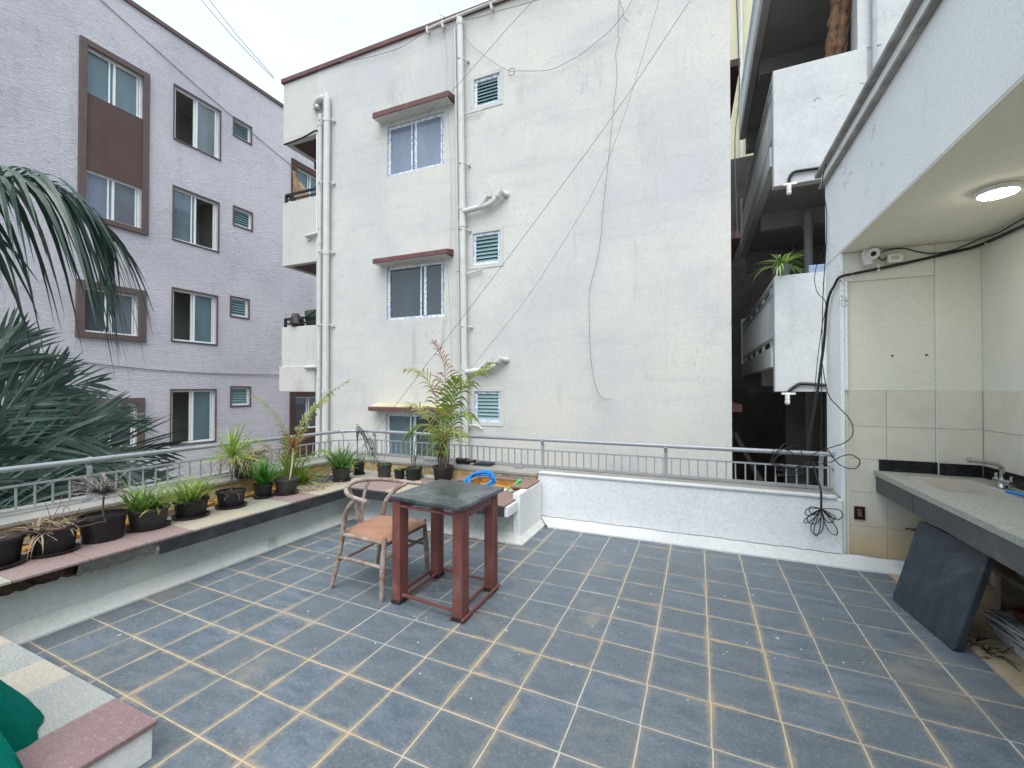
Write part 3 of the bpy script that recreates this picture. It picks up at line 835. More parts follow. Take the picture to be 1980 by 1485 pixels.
for (a, b, zb, zt) in ((-6.12, -4.32, 7.06, 7.17), (-6.1, -4.34, 4.06, 4.155), (-6.2, -4.34, 1.05, 1.13)):
    m = MB()
    m.hexa([(a, -0.25, zb), (b, -0.25, zb), (b, 0.0, zb + 0.02), (a, 0.0, zb + 0.02)], [(a, -0.25, zt), (b, -0.25, zt), (b, 0.0, zt + 0.06), (a, 0.0, zt + 0.06)])
    cn = m.build('canopy', M['maroon'], cr, bevel=0.008)
    m = MB(); m.box(a + 0.03, b - 0.03, -0.235, -0.003, zb - 0.008, zb - 0.002); m.build('soffit', M['canopy_under'], cn)
    if zt < 2:
        m = MB(); m.hexa([(a + .02, -0.24, zt + 0.004), (b - .02, -0.24, zt + 0.004), (b - .02, -0.002, zt + 0.062), (a + .02, -0.002, zt + 0.062)],
                         [(a + .02, -0.24, zt + 0.014), (b - .02, -0.24, zt + 0.014), (b - .02, -0.002, zt + 0.075), (a + .02, -0.002, zt + 0.075)])
        m.build('top_screed', M['canopy_top'], cn)

def grill(wn, a, b, z0, z1, y):
    m = MB()
    n = 8
    for i in range(n + 1):
        x = a + (b - a) * i / n
        m.beam((x, y, z0), (x, y, z1), 0.012, 0.012, (0, 1, 0))
    for z in (z0 + (z1 - z0) * .2, z0 + (z1 - z0) * .72):
        m.beam((a, y, z), (b, y, z), 0.014, 0.014)
    m.build('grill', M['metal_black'], wn)
wn = sliding(cr, TC, *W1, M['tape'], (M['glass_blue'], M['glass_blue']), fw=0.055, inset=0.04, roomd=1.2)
grill(wn, -5.2, -4.62, 6.0, 6.9, 0.2)
wn = sliding(cr, TC, *W2, M['tape'], (M['glass_dark'], M['glass_dark']), split=0.66, fw=0.055, inset=0.04, roomd=1.2, openL=False)
grill(wn, -5.0, -4.6, 2.98, 3.98, 0.14)
m = MB()
for i in range(10):
    x0 = -5.0 + i * 0.042
    m.quad((x0, 0.22 + (i % 2) * 0.04, 2.95), (x0 + 0.042, 0.22 + ((i + 1) % 2) * 0.04, 2.95), (x0 + 0.042, 0.22 + ((i + 1) % 2) * 0.04, 4.0), (x0, 0.22 + (i % 2) * 0.04, 4.0))
m.build('curtain', M['curtain'], wn)
wn = sliding(cr, TC, *W3, M['tape'], (M['glass_teal'], M['glass_dark']), split=0.5, fw=0.055, inset=0.04, roomd=1.2)
grill(wn, -5.85, -4.62, -0.1, 0.94, 0.2)
for (a, b, c, d) in (V1, V2, V3):
    louvre(cr, TC, a, b, c, d, M['tape'], fw=0.05, n=7, inset=0.02, ang=30)
    m = MB()
    o = 0.075; p = 0.012
    ubox(m, TC, a - o, b + o, 0, p, d, d + o); ubox(m, TC, a - o, b + o, 0, p, c - o, c)
    ubox(m, TC, a - o, a, 0, p, c, d); ubox(m, TC, b, b + o, 0, p, c, d)
    m.build('plaster_surround', M['cream_top'], cr, bevel=0.004, bseg=1)

# drainpipes, elbows and brackets
def pipe(name, pts, r, n=12, rings=(), mat='pipe'):
    m = MB(); m.tube(spline(pts, 5) if len(pts) > 2 else pts, r, n)
    for c in rings:
        m.tube([(c[0], c[1], c[2] - 0.05), (c[0], c[1], c[2] + 0.05)], r * 1.15, n)
    return m.build(name, M[mat], cr, smooth=True)
P1x = lambda z: -4.16 + (8.6 - z) * 0.0165
main = pipe('drainpipe', [(P1x(8.6), -0.1, 8.6), (P1x(6), -0.1, 6), (P1x(3), -0.1, 3), (P1x(0), -0.1, 0), (P1x(-3), -0.1, -6)], 0.062, 14,
            rings=[(P1x(8.5), -0.1, 8.52), (P1x(4.95), -0.1, 4.95), (P1x(4.6), -0.1, 4.62), (P1x(1.9), -0.1, 1.9), (P1x(1.5), -0.1, 1.55)])
pipe('thin_waterpipe', [(-4.29, -0.06, 8.5), (-4.265, -0.06, 7.3), (-4.235, -0.06, 5.5), (-4.205, -0.06, 3.75)], 0.026, 10, rings=[(-4.25, -0.06, 6.6), (-4.22, -0.06, 4.6)])
pipe('thin_waterpipe', [(-4.2, -0.06, 3.72), (-4.17, -0.06, 2.0), (-4.15, -0.06, 0.2), (-4.1, -0.06, -4)], 0.02, 10)
for z in (7.8, 5.78, 4.52, 2.68):
    m = MB()
    m.tube([(P1x(z) - 0.075, -0.1, z), (P1x(z), -0.18, z), (P1x(z) + 0.075, -0.1, z), (P1x(z) + 0.14, -0.03, z - 0.01)], 0.011, 6)
    m.box(P1x(z) + 0.1, P1x(z) + 0.15, -0.04, 0.0, z - 0.03, z + 0.02)
    m.build('pipe_bracket', M['pipe'], main, smooth=True)
for zb in (4.88, 1.83):
    pipe('branch_pipe', [(-4.1, -0.11, zb - 0.02), (-3.85, -0.11, zb), (-3.55, -0.11, zb + 0.03), (-3.42, -0.11, zb + 0.1), (-3.32, -0.09, zb + 0.19)], 0.052, 12)
    pipe('branch_pipe', [(-3.7, -0.12, zb + 0.02), (-3.6, -0.13, zb + 0.13), (-3.52, -0.13, zb + 0.22)], 0.05, 12, rings=[(-3.52, -0.13, zb + 0.2)])
    m = MB(); m.tube([(-3.35, -0.12, zb + 0.14), (-3.27, -0.13, zb + 0.24)], 0.06, 12); m.tube([(-3.27, -0.1, zb + 0.2), (-3.2, 0.0, zb + 0.2)], 0.05, 12)
    m.build('pipe_cap', M['pipe'], cr, smooth=True)
pl = pipe('drainpipe', [(-7.93, 0.0, 7.93), (-7.72, -0.1, 7.95), (-7.56, -0.11, 7.93), (-7.5, -0.1, 7.82), (-7.5, -0.1, 6), (-7.5, -0.1, 3), (-7.5, -0.1, 0), (-7.5, -0.1, -6)], 0.07, 14, rings=[(-7.5, -0.1, 7.45), (-7.5, -0.1, 4.5), (-7.5, -0.1, 1.45)])
m = MB(); m.tube([(-7.95, -0.02, 7.86), (-7.8, -0.1, 7.84), (-7.74, -0.1, 7.78)], 0.04, 10); m.build('pipe_cap', M['pipe'], cr, smooth=True)
pipe('drainpipe', [(-7.7, -0.085, 7.62), (-7.7, -0.085, 4.5), (-7.7, -0.085, 2), (-7.7, -0.085, -6)], 0.05, 12, rings=[(-7.7, -0.085, 7.4), (-7.7, -0.085, 4.75), (-7.7, -0.085, 1.75), (-7.7, -0.085, 5.1), (-7.7, -0.085, 2.15)])
for z in (7.45, 6.05, 4.52, 2.9):
    m = MB(); m.tube([(-7.76, -0.085, z), (-7.6, -0.19, z), (-7.42, -0.1, z), (-7.36, -0.02, z)], 0.011, 6); m.box(-7.4, -7.33, -0.05, 0, z - 0.035, z + 0.025)
    m.build('pipe_bracket', M['pipe'], pl, smooth=True)
for z in (4.97, 1.985):
    m = MB(); m.tube([(-8.15, -0.05, z), (-7.74, -0.085, z)], 0.042, 12); m.tube([(-8.13, -0.05, z), (-8.09, 0.0, z - 0.09)], 0.04, 10)
    m.build('overflow_pipe', M['pipe'], cr, smooth=True)
rp = pipe('roof_waterpipe', [(-4.92, -0.09, 8.64), (-4.5, -0.1, 8.66), (-3.5, -0.1, 8.68), (-1.0, -0.1, 8.69), (0.4, -0.1, 8.69)], 0.024, 10)
for x in (-4.9, -4.55, -4.2, -3.5):
    m = MB(); m.tube([(x, -0.1, 8.69), (x, -0.1, 8.58), (x + 0.02, -0.08, 8.56)], 0.024, 8); m.box(x - 0.02, x + 0.02, -0.12, 0, 8.62, 8.66)
    m.build('pipe_bracket', M['pipe'], rp, smooth=True)
m = MB(); m.tube([(-7.83, -0.03, 7.3), (-7.83, -0.05, 7.2), (-7.83, -0.035, 4.4)], 0.022, 8); m.build('drain_hose', M['upvc'], cr, smooth=True)
m = MB(); m.tube(spline([(-8.9, -0.02, 7.24), (-8.3, -0.03, 7.27), (-7.87, -0.04, 7.33), (-7.82, -0.04, 7.2)], 6), 0.018, 8); m.build('drain_hose', M['black_cable'], cr, smooth=True)
pipe('vent_waterpipe', [(-4.05, -0.05, 3.68), (-3.7, -0.05, 3.74)], 0.018, 8)
pipe('vent_waterpipe', [(-4.05, -0.05, 0.8), (-3.8, -0.05, 0.81), (-3.7, -0.05, 0.75)], 0.018, 8)
pipe('vent_waterpipe', [(-4.08, -0.05, 6.76), (-3.7, -0.05, 6.76)], 0.012, 8)
# canopies of the hidden side, showing past the corner
for z in (7.15, 4.12, 1.1):
    m = MB(); m.box(XR + 0.002, XR + 0.26, 1.1, 2.7, z, z + 0.13); m.build('canopy', M['maroon'], cr, bevel=0.006)
    m = MB(); m.box(XR + 0.002, XR + 0.1, 1.3, 2.5, z - 1.25, z - 0.1); m.build('side_window', M['metal_black'], cr)

# roof tank peeping over the edge
tk = thing('water_tank', 'dark domed water tank peeping over the cream roof edge', 'tank', (-4.75, 7.9, 8.4))
m = MB(); m.lathe(-4.75, 7.95, [(0.3, 8.4), (0.31, 9.3), (0.29, 9.42), (0.22, 9.52), (0.1, 9.58), (0.02, 9.6)], 28); m.build('tank_body', M['dish'], tk, smooth=True)
m = MB(); m.lathe(-4.75, 7.95, [(0.1, 9.58), (0.1, 9.62), (0.02, 9.63)], 16); m.build('tank_lid', M['metal_black'], tk, smooth=True)

# washing and clutter on the cream block's balconies
mm = MB()
pp = []
for i in range(9):
    row = []
    for j in range(7):
        a, b = i / 8, j / 6
        wd = 0.1 + 0.42 * a
        row.append((-8.84 + wd * (b - 0.1), 7.12 + 0.05 * math.sin(b * 9 + i) + 0.02 * i, 6.68 - 0.75 * a))
    pp.append(row)
for i in range(8):
    for j in range(6):
        mm.quad(pp[i][j], pp[i][j + 1], pp[i + 1][j + 1], pp[i + 1][j])
mb_ = MB(); mb_.v = mm.v; mb_.f = mm.f
tag(mb_.build('hanging_cloth', M['tan_cloth'], smooth=True, merge=True, origin=(-8.7, 7.15, 6)), 'crumpled tan cloth hung over the upper corner balcony rail', 'cloth')
mm = MB(); mm.box(-8.36, -7.9, 7.08, 7.4, 2.96, 3.32); mm.v = [(x + 0.03 * math.sin(z * 9), y, z + 0.03 * (x + 8.4)) for x, y, z in mm.v]
tag(mm.build('tarpaulin_bundle', M['green_cloth'], bevel=0.04, bseg=3, smooth=True, origin=(-8.1, 7.2, 2.94)), 'dark green tarpaulin bundle on the lower corner balcony', 'tarpaulin')
mm = MB(); mm.lathe(-8.55, 7.05, [(0.1, 2.94), (0.16, 3.0), (0.14, 3.12), (0.05, 3.22), (0.02, 3.26)], 14)
mm.tube(spline([(-8.75, 7.02, 3.0), (-8.6, 6.98, 3.24), (-8.4, 6.98, 3.1), (-8.2, 7.0, 3.14), (-7.92, 7.02, 3.28)], 5), 0.015, 6)
tag(mm.build('clutter_heap', M['metal_black'], smooth=True, origin=(-8.55, 7.05, 2.94)), 'dark clutter with a cord beside the green tarpaulin bundle', 'clutter')
def CW(u, y, z):
    c, s_ = math.cos(R(1.5)), math.sin(R(1.5))
    return Vector((u * c - y * s_, 7.2 + u * s_ + y * c, z))

# ================================================================== WHITE BALCONY BLOCK (right, beyond the terrace)
bk = thing('balcony_block', 'white apartment block with stacked side balconies in the gap on the right', 'building', (1.9, 8, -6))
YP = 7.2
for lv, (zb, zt, xr) in enumerate(((1.46, 3.15, 2.6), (4.46, 6.17, 2.135), (7.48, 9.2, 2.6))):
    m = MB(); m.box(1.03, xr, YP, YP + 0.14, zb, zt)
    m.build('balcony_end_wall', M['block_white'], bk, bevel=0.006, bseg=1)
    m = MB(); m.box(1.03, 2.9, YP + 0.142, 12.2, zb + 0.4, zb + 0.62)
    m.build('balcony_slab', M['slab_grey'], bk)
    m = MB(); m.box(1.0, 1.12, YP + 0.142, 12.2, zb + 0.37, zb + 0.66); m.build('edge_beam', M['block_white'], bk)
    m = MB(); m.box(1.13, 2.9, 11.9, 12.15, zb - 0.05, zb + 0.398); m.build('drop_beam', M['slab_grey'], bk)
    m = MB(); m.box(1.13, 2.9, 9.4, 9.6, zb + 0.1, zb + 0.398); m.build('drop_beam', M['slab_grey'], bk)
    # railing
    rl = MB()
    rl.beam((1.06, YP + 0.14, zt - 0.04), (1.06, 12.0, zt - 0.04), 0.06, 0.05); rl.beam((1.06, YP + 0.14, zt - 0.2), (1.06, 12.0, zt - 0.2), 0.05, 0.04)
    rl.beam((1.06, YP + 0.14, zb + 0.82), (1.06, 12.0, zb + 0.82), 0.05, 0.04)
    for y in (7.7, 8.6, 9.5, 10.4, 11.3):
        rl.box(1.04, 1.08, y - 0.03, y + 0.03, zt - 0.18, zt - 0.06); rl.box(1.04, 1.08, y - 0.03, y + 0.03, zb + 0.66, zb + 0.8)
    ro = rl.build('railing', M['steel_white'], bk)
    bm_ = MB(); bm_.box(-0.02, 0.02, -0.022, 0.022, zb + 0.84, zt - 0.22)
    bme = bm_.mesh('balcony_bar'); bme.materials.append(M['steel_white'])
    for i in range(32):
        piece('balcony_bar', bme, ro, (1.06, YP + 0.26 + i * 0.147, 0))
    m = MB(); m.box(1.0, 1.13, 12.0, 12.13, zb + 0.4, zt + 0.1); m.build('corner_post', M['block_white'], bk)
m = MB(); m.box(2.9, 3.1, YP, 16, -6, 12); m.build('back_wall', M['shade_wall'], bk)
m = MB(); m.box(1.0, 2.9, 15.5, 15.7, -6, 9); m.build('rear_wall', M['shade_dark'], bk)  # added wall, closes the alley end so it stays dark
m = MB(); m.box(2.036, 2.3, YP + 0.02, YP + 0.3, 6.17, 12); m.box(2.3, 6, YP + 0.03, YP + 0.3, 4.3, 12); m.box(2.137, 2.3, YP + 0.03, YP + 0.3, 4.4, 6.17)
m.build('wall', M['block_white'], bk)
m = MB(); m.tube([(2.2, YP - 0.03, 4.9), (2.2, YP - 0.03, 7.5), (2.22, YP - 0.03, 12)], 0.03, 10); m.tube([(2.2, YP - 0.03, 5.5), (2.2, YP - 0.03, 5.54)], 0.05, 10)
m.build('grey_pipe', simple('blue_grey_pipe', (0.35, 0.37, 0.4), 0.5), bk, smooth=True)
m = MB(); m.box(2.02, 2.06, 11.6, 11.9, 1, 9); m.tube([(1.85, 9.2, 4.7), (1.85, 9.2, 3.2), (1.85, 9.2, 1.9)], 0.07, 12); m.tube([(1.85, 9.2, 4.4), (1.85, 9.2, 4.5)], 0.09, 12)
m.build('inner_drainpipe', M['slab_grey'], bk, smooth=True)
m = MB(); m.box(2.86, 2.9, 8.0, 8.9, 4.9, 7.0); m.box(2.86, 2.9, 8.0, 8.9, 1.9, 4.0); m.build('door', M['shade_dark'], bk)
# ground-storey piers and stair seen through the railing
m = MB(); m.box(1.45, 1.75, 9.0, 9.3, -6, 1.5); m.box(1.9, 2.9, 8.4, 8.6, -6, 1.5); m.build('pier', M['shade_dark'], bk)
m = MB()
for i in range(7):
    m.box(0.62, 1.42, 8.9 + i * 0.26, 9.16 + i * 0.26, -0.55 - i * 0.17, -0.43 - i * 0.17)
m.build('stair', M['slab_grey'], bk)
m = MB(); m.beam((0.6, 8.6, 0.72), (1.1, 8.6, -0.3), 0.05, 0.07); m.build('stair_rail', M['shade_dark'], bk)

# far yellow building behind the alley
fy = thing('far_yellow_building', 'pale yellow rendered building at the far end of the alley', 'building', (0.5, 18, -6))
m = MB(); m.box(-3, 1.9, 17, 19, -6, 4.5); m.box(-3, 1.9, 17, 19, 6.2, 22); m.box(-3, 1.9, 18.5, 19, 4.5, 6.2)
m.build('wall', M['far_yellow'], fy)
m = MB(); m.tube([(1.45, 16.9, 9), (1.45, 16.9, 13.2), (1.45, 16.9, 18)], 0.06, 8); m.tube([(1.45, 16.9, 11.6), (1.5, 16.8, 11.3)], 0.12, 8); m.build('drainpipe', M['pipe'], fy, smooth=True)

mt = MB()
for k, (x0, r) in enumerate(((1.76, .085), (1.86, .09), (1.93, .05))):
    mt.tube([(x0 + 0.14 * (t - 0.1), YP + 0.22 + 0.03 * k, 6.14 + t * 1.3) for t in [i / 12 for i in range(13)]], [r * (0.8 + 0.25 * math.sin(i * 2.3 + k)) for i in range(13)], 9)
tag(mt.build('rolled_matting', M['mat_brown'], smooth=True, origin=(1.85, 7.42, 6.17)), 'bundle of rolled brown matting standing on the upper white balcony', 'matting')

def bulb_holder(pts, label):
    t = thing('bulb_holder', label, 'lamp', pts[-1])
    m = MB(); m.tube(spline(pts[:-1], 5), 0.022, 8); m.build('conduit', M['black_cable'], t, smooth=True)
    x, y, z = pts[-1]
    m = MB(); m.box(x - 0.07, x + 0.1, y - 0.03, y + 0.0, z + 0.09, z + 0.12); m.tube([(x, y - 0.02, z + 0.1), (x, y - 0.02, z + 0.02)], 0.03, 10)
    m.build('holder', M['plastic_white'], t, smooth=True)
    m = MB(); m.lathe(x, y - 0.02, [(0.022, z + 0.02), (0.033, z), (0.033, z - 0.035), (0.02, z - 0.052), (0.004, z - 0.055)], 14); m.build('bulb', M['plastic_clear'], t, smooth=True)
bulb_holder([(1.72, 7.17, 4.60), (1.339, 7.17, 4.616), (1.26, 7.17, 4.60), (1.22, 7.17, 4.53), (1.213, 7.17, 4.43), (1.206, 7.15, 4.33)], 'white bulb holder on black conduit under the upper white balcony')
bulb_holder([(1.75, 7.17, 1.54), (1.383, 7.17, 1.575), (1.29, 7.17, 1.55), (1.2, 7.17, 1.47), (1.176, 7.17, 1.42), (1.17, 7.15, 1.33)], 'white bulb holder on black conduit under the lower white balcony')
bx = MB(); bx.box(1.46, 1.9, 7.25, 7.33, 3.152, 3.27)
tag(bx.build('planter_trough', M['blue_box'], bevel=0.01, origin=(1.6, 7.29, 3.15)), 'blue grey plastic trough on the lower white balcony', 'trough')

# ================================================================== HOUSE CORNER WITH ROOFED WASH AREA (right foreground)
ho = thing('house', 'white rendered house corner with a roofed beige wash area', 'building', (1.2, 4.6, 0))
m = MB()
m.box(1.17, 2.3, 4.556, 4.975, -0.35, 2.682)              # recess plane
m.build('back_wall', M['house_beige'], ho)
m = MB(); m.box(1.172, 1.77, 4.535, 4.5555, 2.43, 2.682); m.box(1.772, 2.05, 4.535, 4.5555, 0, 2.682)
m.build('wall_pier', M['house_beige'], ho, bevel=0.004, bseg=1)
m = MB(); m.box(1.14, 1.1695, 4.53, 4.975, 0.0, 2.682); m.box(1.17, 1.19, 4.515, 4.5555, 1.49, 2.428)
m.build('corner_pier', M['house_white'], ho, bevel=0.004, bseg=1)
m = MB(); m.box(2.05, 2.3, -3, 4.556, -0.35, 2.682); m.build('side_wall', M['house_beige'], ho)
m = MB(); m.box(1.143, 2.3, -3, 4.978, 2.684, 2.69); m.box(1.281, 2.3, -3, 4.98, 2.6905, 2.95); m.build('ceiling', M['ceiling'], ho)
m = MB(); m.box(1.14, 1.279, -3, 4.98, 2.692, 3.58); m.build('fascia', M['house_white'], ho, bevel=0.006, bseg=1)
m = MB(); m.box(1.28, 2.3, -3, 4.98, 2.951, 3.4); m.build('roof', M['coping_grey'], ho)
m = MB(); m.box(1.07, 1.3, -3, 5.05, 3.582, 3.622); m.build('roof_lip', M['ledge_trim'], ho, bevel=0.008)
m = MB(); m.box(1.095, 1.139, -3, 5.02, 3.462, 3.49); m.build('drip_moulding', M['ledge_trim'], ho, bevel=0.008)
m = MB(); m.box(1.115, 1.139, -3, 5.0, 3.492, 3.58); m.build('moulding_face', M['house_white'], ho)
# tiles
rows = [0.02, 0.327, 0.617, 0.9, 1.18, 1.489]
tmesh = {}
def wtile(w_, h_):
    key = (round(w_, 3), round(h_, 3))
    if key not in tmesh:
        q = MB(); q.box(-w_ / 2 + .0015, w_ / 2 - .0015, -0.004, 0.004, -h_ / 2 + .0015, h_ / 2 - .0015)
        me = q.mesh('wall_tile', bevel=0.0015, bseg=1); me.materials.append(M['wall_tile']); tmesh[key] = me
    return tmesh[key]
for z0, z1 in zip(rows, rows[1:]):
    for x0, x1, yy in ((1.195, 1.455, 4.5515), (1.455, 1.77, 4.5515), (1.775, 2.045, 4.5305)):
        piece('wall_tile', wtile(x1 - x0, z1 - z0), ho, ((x0 + x1) / 2, yy + U(-.0008, .0004), (z0 + z1) / 2))
    for i in range(7):
        y1 = 4.515 - i * 0.42; y0 = y1 - 0.42
        piece('wall_tile', wtile(0.42, z1 - z0), ho, (2.0455 + U(-.0004, .0008), (y0 + y1) / 2, (z0 + z1) / 2), (0, 0, PI / 2))
m = MB(); m.box(1.192, 2.05, 4.548, 4.5555, 1.4895, 1.4925); m.build('tile_edge', M['house_beige'], ho)
# little screw holes
m = MB()
for x in (1.50, 1.72): m.tube([(x, 4.5565, 1.78), (x, 4.549, 1.78)], 0.008, 8)
m.build('screw', M['foot'], ho)

lt = thing('ceiling_light', 'round lit ceiling light on the beige wash area ceiling', 'lamp', (1.62, 3.42, 2.69))
m = MB(); m.lathe(1.62, 3.42, [(0.085, 2.684), (0.094, 2.674), (0.094, 2.655), (0.086, 2.648)], 32); m.build('mount_ring', M['plastic_white'], lt, smooth=True)
m = MB(); m.lathe(1.62, 3.42, [(0.083, 2.6475), (0.08, 2.643), (0.03, 2.641)], 32); m.build('diffuser', M['lamp'], lt, smooth=True)

# counter
ct = thing('sink_counter', 'granite sink counter with black edging along the beige tiled wall', 'counter', (1.7, 4.4, 0.8))
m = MB()
X0, X1, Y0_, Y1_ = 1.366, 2.041, 1.6, 4.545
bx0, bx1, by0, by1 = 1.51, 1.915, 3.80, 4.38
m.box(X0, bx0, Y0_, Y1_ - 0.03, 0.772, 0.81); m.box(bx1, X1, Y0_, 4.51, 0.772, 0.81); m.box(bx0, bx1, Y0_, by0, 0.772, 0.81); m.box(bx0, bx1, by1, 4.51, 0.772, 0.81)
m.build('worktop', M['counter_top'], ct)
bx0, bx1, by0, by1 = 1.5235, 1.9015, 3.8135, 4.3665
for y0, y1 in ((3.86, 4.54), (2.6, 3.857), (1.6, 2.597)):
    m = MB(); m.box(1.378, 1.396, y0, y1, 0.632, 0.7705); m.build('granite_strip', M['granite_black'], ct, bevel=0.003, bseg=1)
m = MB(); m.box(1.4, 1.774, 4.53, 4.546, 0.8115, 0.906); m.build('backsplash', M['granite_gloss'], ct, bevel=0.002, bseg=1)
m = MB(); m.box(1.776, 2.026, 4.495, 4.51, 0.8115, 0.906); m.build('backsplash', M['granite_gloss'], ct, bevel=0.002, bseg=1)
m = MB(); m.box(2.027, 2.041, 1.6, 4.49, 0.8115, 0.906); m.build('backsplash', M['granite_gloss'], ct, bevel=0.002, bseg=1)
m = MB(); m.box(1.366, 1.774, 4.516, 4.546, 0.772, 0.81); m.build('worktop_end', M['counter_top'], ct)
m = MB()
t = 0.012
m.box(bx0 - t, bx1 + t, by0 - t, by1 + t, 0.60, 0.6115)
m.box(bx0 - t, bx0, by0 - t, by1 + t, 0.612, 0.807); m.box(bx1, bx1 + t, by0 - t, by1 + t, 0.612, 0.807)
m.box(bx0, bx1, by0 - t, by0, 0.612, 0.807); m.box(bx0, bx1, by1, by1 + t, 0.612, 0.807)
bas = m.build('basin', M['porcelain'], ct)
m = MB(); m.lathe(1.72, 4.1, [(0.035, 0.613), (0.03, 0.617), (0.01, 0.615)], 16); m.build('drain', M['chrome'], bas, smooth=True)
fa = MB()
fx, fy_ = 1.945, 4.1
fa.lathe(fx, fy_, [(0.028, 0.811), (0.028, 0.83), (0.02, 0.84), (0.018, 0.88)], 16)
fa.tube(spline([(fx, fy_, 0.85), (fx, fy_, 0.94), (fx - 0.02, fy_, 0.968), (fx - 0.06, fy_, 0.98), (fx - 0.15, fy_, 0.99)], 6), 0.015, 12)
fa.tube([(fx - 0.15, fy_, 0.992), (fx - 0.18, fy_, 0.992)], 0.02, 12)
fa.tube([(fx, fy_ - 0.11, 0.855), (fx, fy_ + 0.07, 0.855)], 0.02, 12)
for dy in (-0.1, 0.06):
    fa.tube([(fx, fy_ + dy, 0.855), (fx, fy_ + dy, 0.905)], 0.01, 8)
fa.build('faucet', M['chrome'], ct, smooth=True)
m = MB(); m.box(1.47, 2.04, 2.2, 2.28, 0.0, 0.77); m.build('support_pier', M['wall_tile'], ct)
m = MB(); m.tube([(1.62, 3.98, 0.6), (1.62, 3.98, 0.42), (1.66, 4.05, 0.36), (1.8, 4.4, 0.34)], 0.025, 10); m.tube([(1.56, 3.66, 0.76), (1.56, 3.66, 0.0)], 0.03, 10)
m.build('waste_pipe', M['pipe'], ct, smooth=True)
m = MB(); m.tube([(1.55, 3.45, 0.772), (1.55, 3.45, 0.5)], 0.03, 10); m.build('waste_pipe', M['black_cable'], ct, smooth=True)
m = MB(); m.tube(spline([(2.02, 3.3, 0.83), (1.93, 3.55, 0.827), (1.9, 3.75, 0.827), (1.86, 3.87, 0.827)], 6), 0.012, 10)
tag(m.build('short_hose', M['hose_blue'], smooth=True, origin=(1.9, 3.6, 0.81)), 'short blue hose lying on the granite sink counter', 'hose')

# leaning slab
ls = MB()
p0, p1 = Vector((1.262, 3.885, 0.002)), Vector((1.33, 3.24, 0.002))
up = Vector((0.165, 0.0, 0.578))
ax = (p1 - p0); nrm = ax.cross(up).normalized()
if nrm.x < 0: nrm = -nrm
c_ = 0.035
uu, vv = ax.length, up.length
ea, eb = ax.normalized(), None
eb = (up - ea * up.dot(ea)).normalized()
def rrect(w_, h_, r, n=4):
    o = []
    for cx, cy, a0 in ((w_ - r, r, -90), (w_ - r, h_ - r, 0), (r, h_ - r, 90), (r, r, 180)):
        for i in range(n + 1):
            a = R(a0 + 90 * i / n); o.append((cx + r * math.cos(a), cy + r * math.sin(a)))
    return o
rr_ = rrect(uu, vv, 0.03)
fr = [p0 + ea * x + eb * y for x, y in rr_]
bkp = [q + nrm * c_ for q in fr]
b0 = len(ls.v); n_ = len(fr)
ls.v += [tuple(q) for q in fr] + [tuple(q) for q in bkp]
ls.f.append(tuple(range(n_))); ls.f.append(tuple(range(2 * n_ - 1, n_ - 1, -1)))
for i in range(n_): ls.f.append((i, (i + 1) % n_, n_ + (i + 1) % n_, n_ + i))
tag(ls.build('stone_slab', M['slab_dark'], bevel=0.005, origin=(1.3, 3.57, 0)), 'square dark slate slab leaning on the sink counter front', 'slab')

# magazines, shelf plank and odds under the counter
mag_l = ['lowest thick magazine of the stack under the sink counter', 'dark covered magazine second from the bottom of the stack', 'middle magazine of the stack under the sink counter', 'magazine just below the top of the stack', 'topmost open paged magazine under the red brown hose loop']
z = 0.008
for i in range(5):
    h_ = (0.06, 0.02, 0.03, 0.022, 0.016)[i]
    t_ = thing('magazine', mag_l[i], 'magazine', (1.79, 3.36, z), 'magazines stacked under the sink counter')
    t_.rotation_euler = (0, 0, R((-4, 7, -2, 12, 3)[i]))
    q = MB(); q.box(1.79 - .15, 1.79 + .15, 3.36 - .22, 3.36 + .22, z, z + h_ - 0.004); q.build('pages', M['card'], t_, bevel=0.002, bseg=1)
    q = MB(); q.box(1.79 - .153, 1.79 + .153, 3.36 - .224, 3.36 + .224, z + h_ - 0.0038, z + h_ - 0.001); q.build('cover', M['mag_dark'], t_)
    z += h_
q = MB()
for k in range(3):
    q.tube([(1.80 + (0.1 + .012 * k) * math.cos(a), 3.42 + (0.12 + .01 * k) * math.sin(a), z + 0.02 + 0.016 * k + 0.02 * math.sin(a * 2)) for a in [i * 2 * PI / 22 for i in range(20)]], 0.011, 8)
tag(q.build('hose_loop', simple('rust_red_hose', (0.11, 0.035, 0.02), 0.6, var=0.3), smooth=True, origin=(1.8, 3.42, z)), 'rust red hose loop lying on the magazine stack', 'hose')
q = MB(); q.hexa([(1.72, 3.0, 0.33), (2.03, 3.0, 0.33), (2.03, 3.9, 0.33), (1.72, 3.9, 0.33)], [(1.72, 3.0, 0.36), (2.03, 3.0, 0.36), (2.03, 3.9, 0.36), (1.72, 3.9, 0.36)])
q.box(1.8, 2.0, 3.82, 3.88, 0.006, 0.33)
tag(q.build('shelf_plank', simple('grey_wood_plank', (0.25, 0.2, 0.15), 0.85, var=0.3, scale=8), bevel=0.004, origin=(1.87, 3.4, 0.33)), 'weathered wooden shelf plank under the sink counter', 'shelf')
q = MB(); q.lathe(1.87, 3.52, [(0.1, 0.361), (0.12, 0.4), (0.11, 0.45), (0.06, 0.5), (0.015, 0.51)], 16, 1, 1.5)
q.v = [(x + 0.01 * math.sin(z * 60 + y * 30), y + 0.015 * math.sin(x * 50), z) for x, y, z in q.v]
tag(q.build('plastic_bag', simple('pale_green_bag', (0.35, 0.42, 0.36), 0.4, var=0.3, scale=12), smooth=True, origin=(1.87, 3.5, 0.36)), 'pale green plastic bag on the shelf plank under the counter', 'bag')
q = MB()
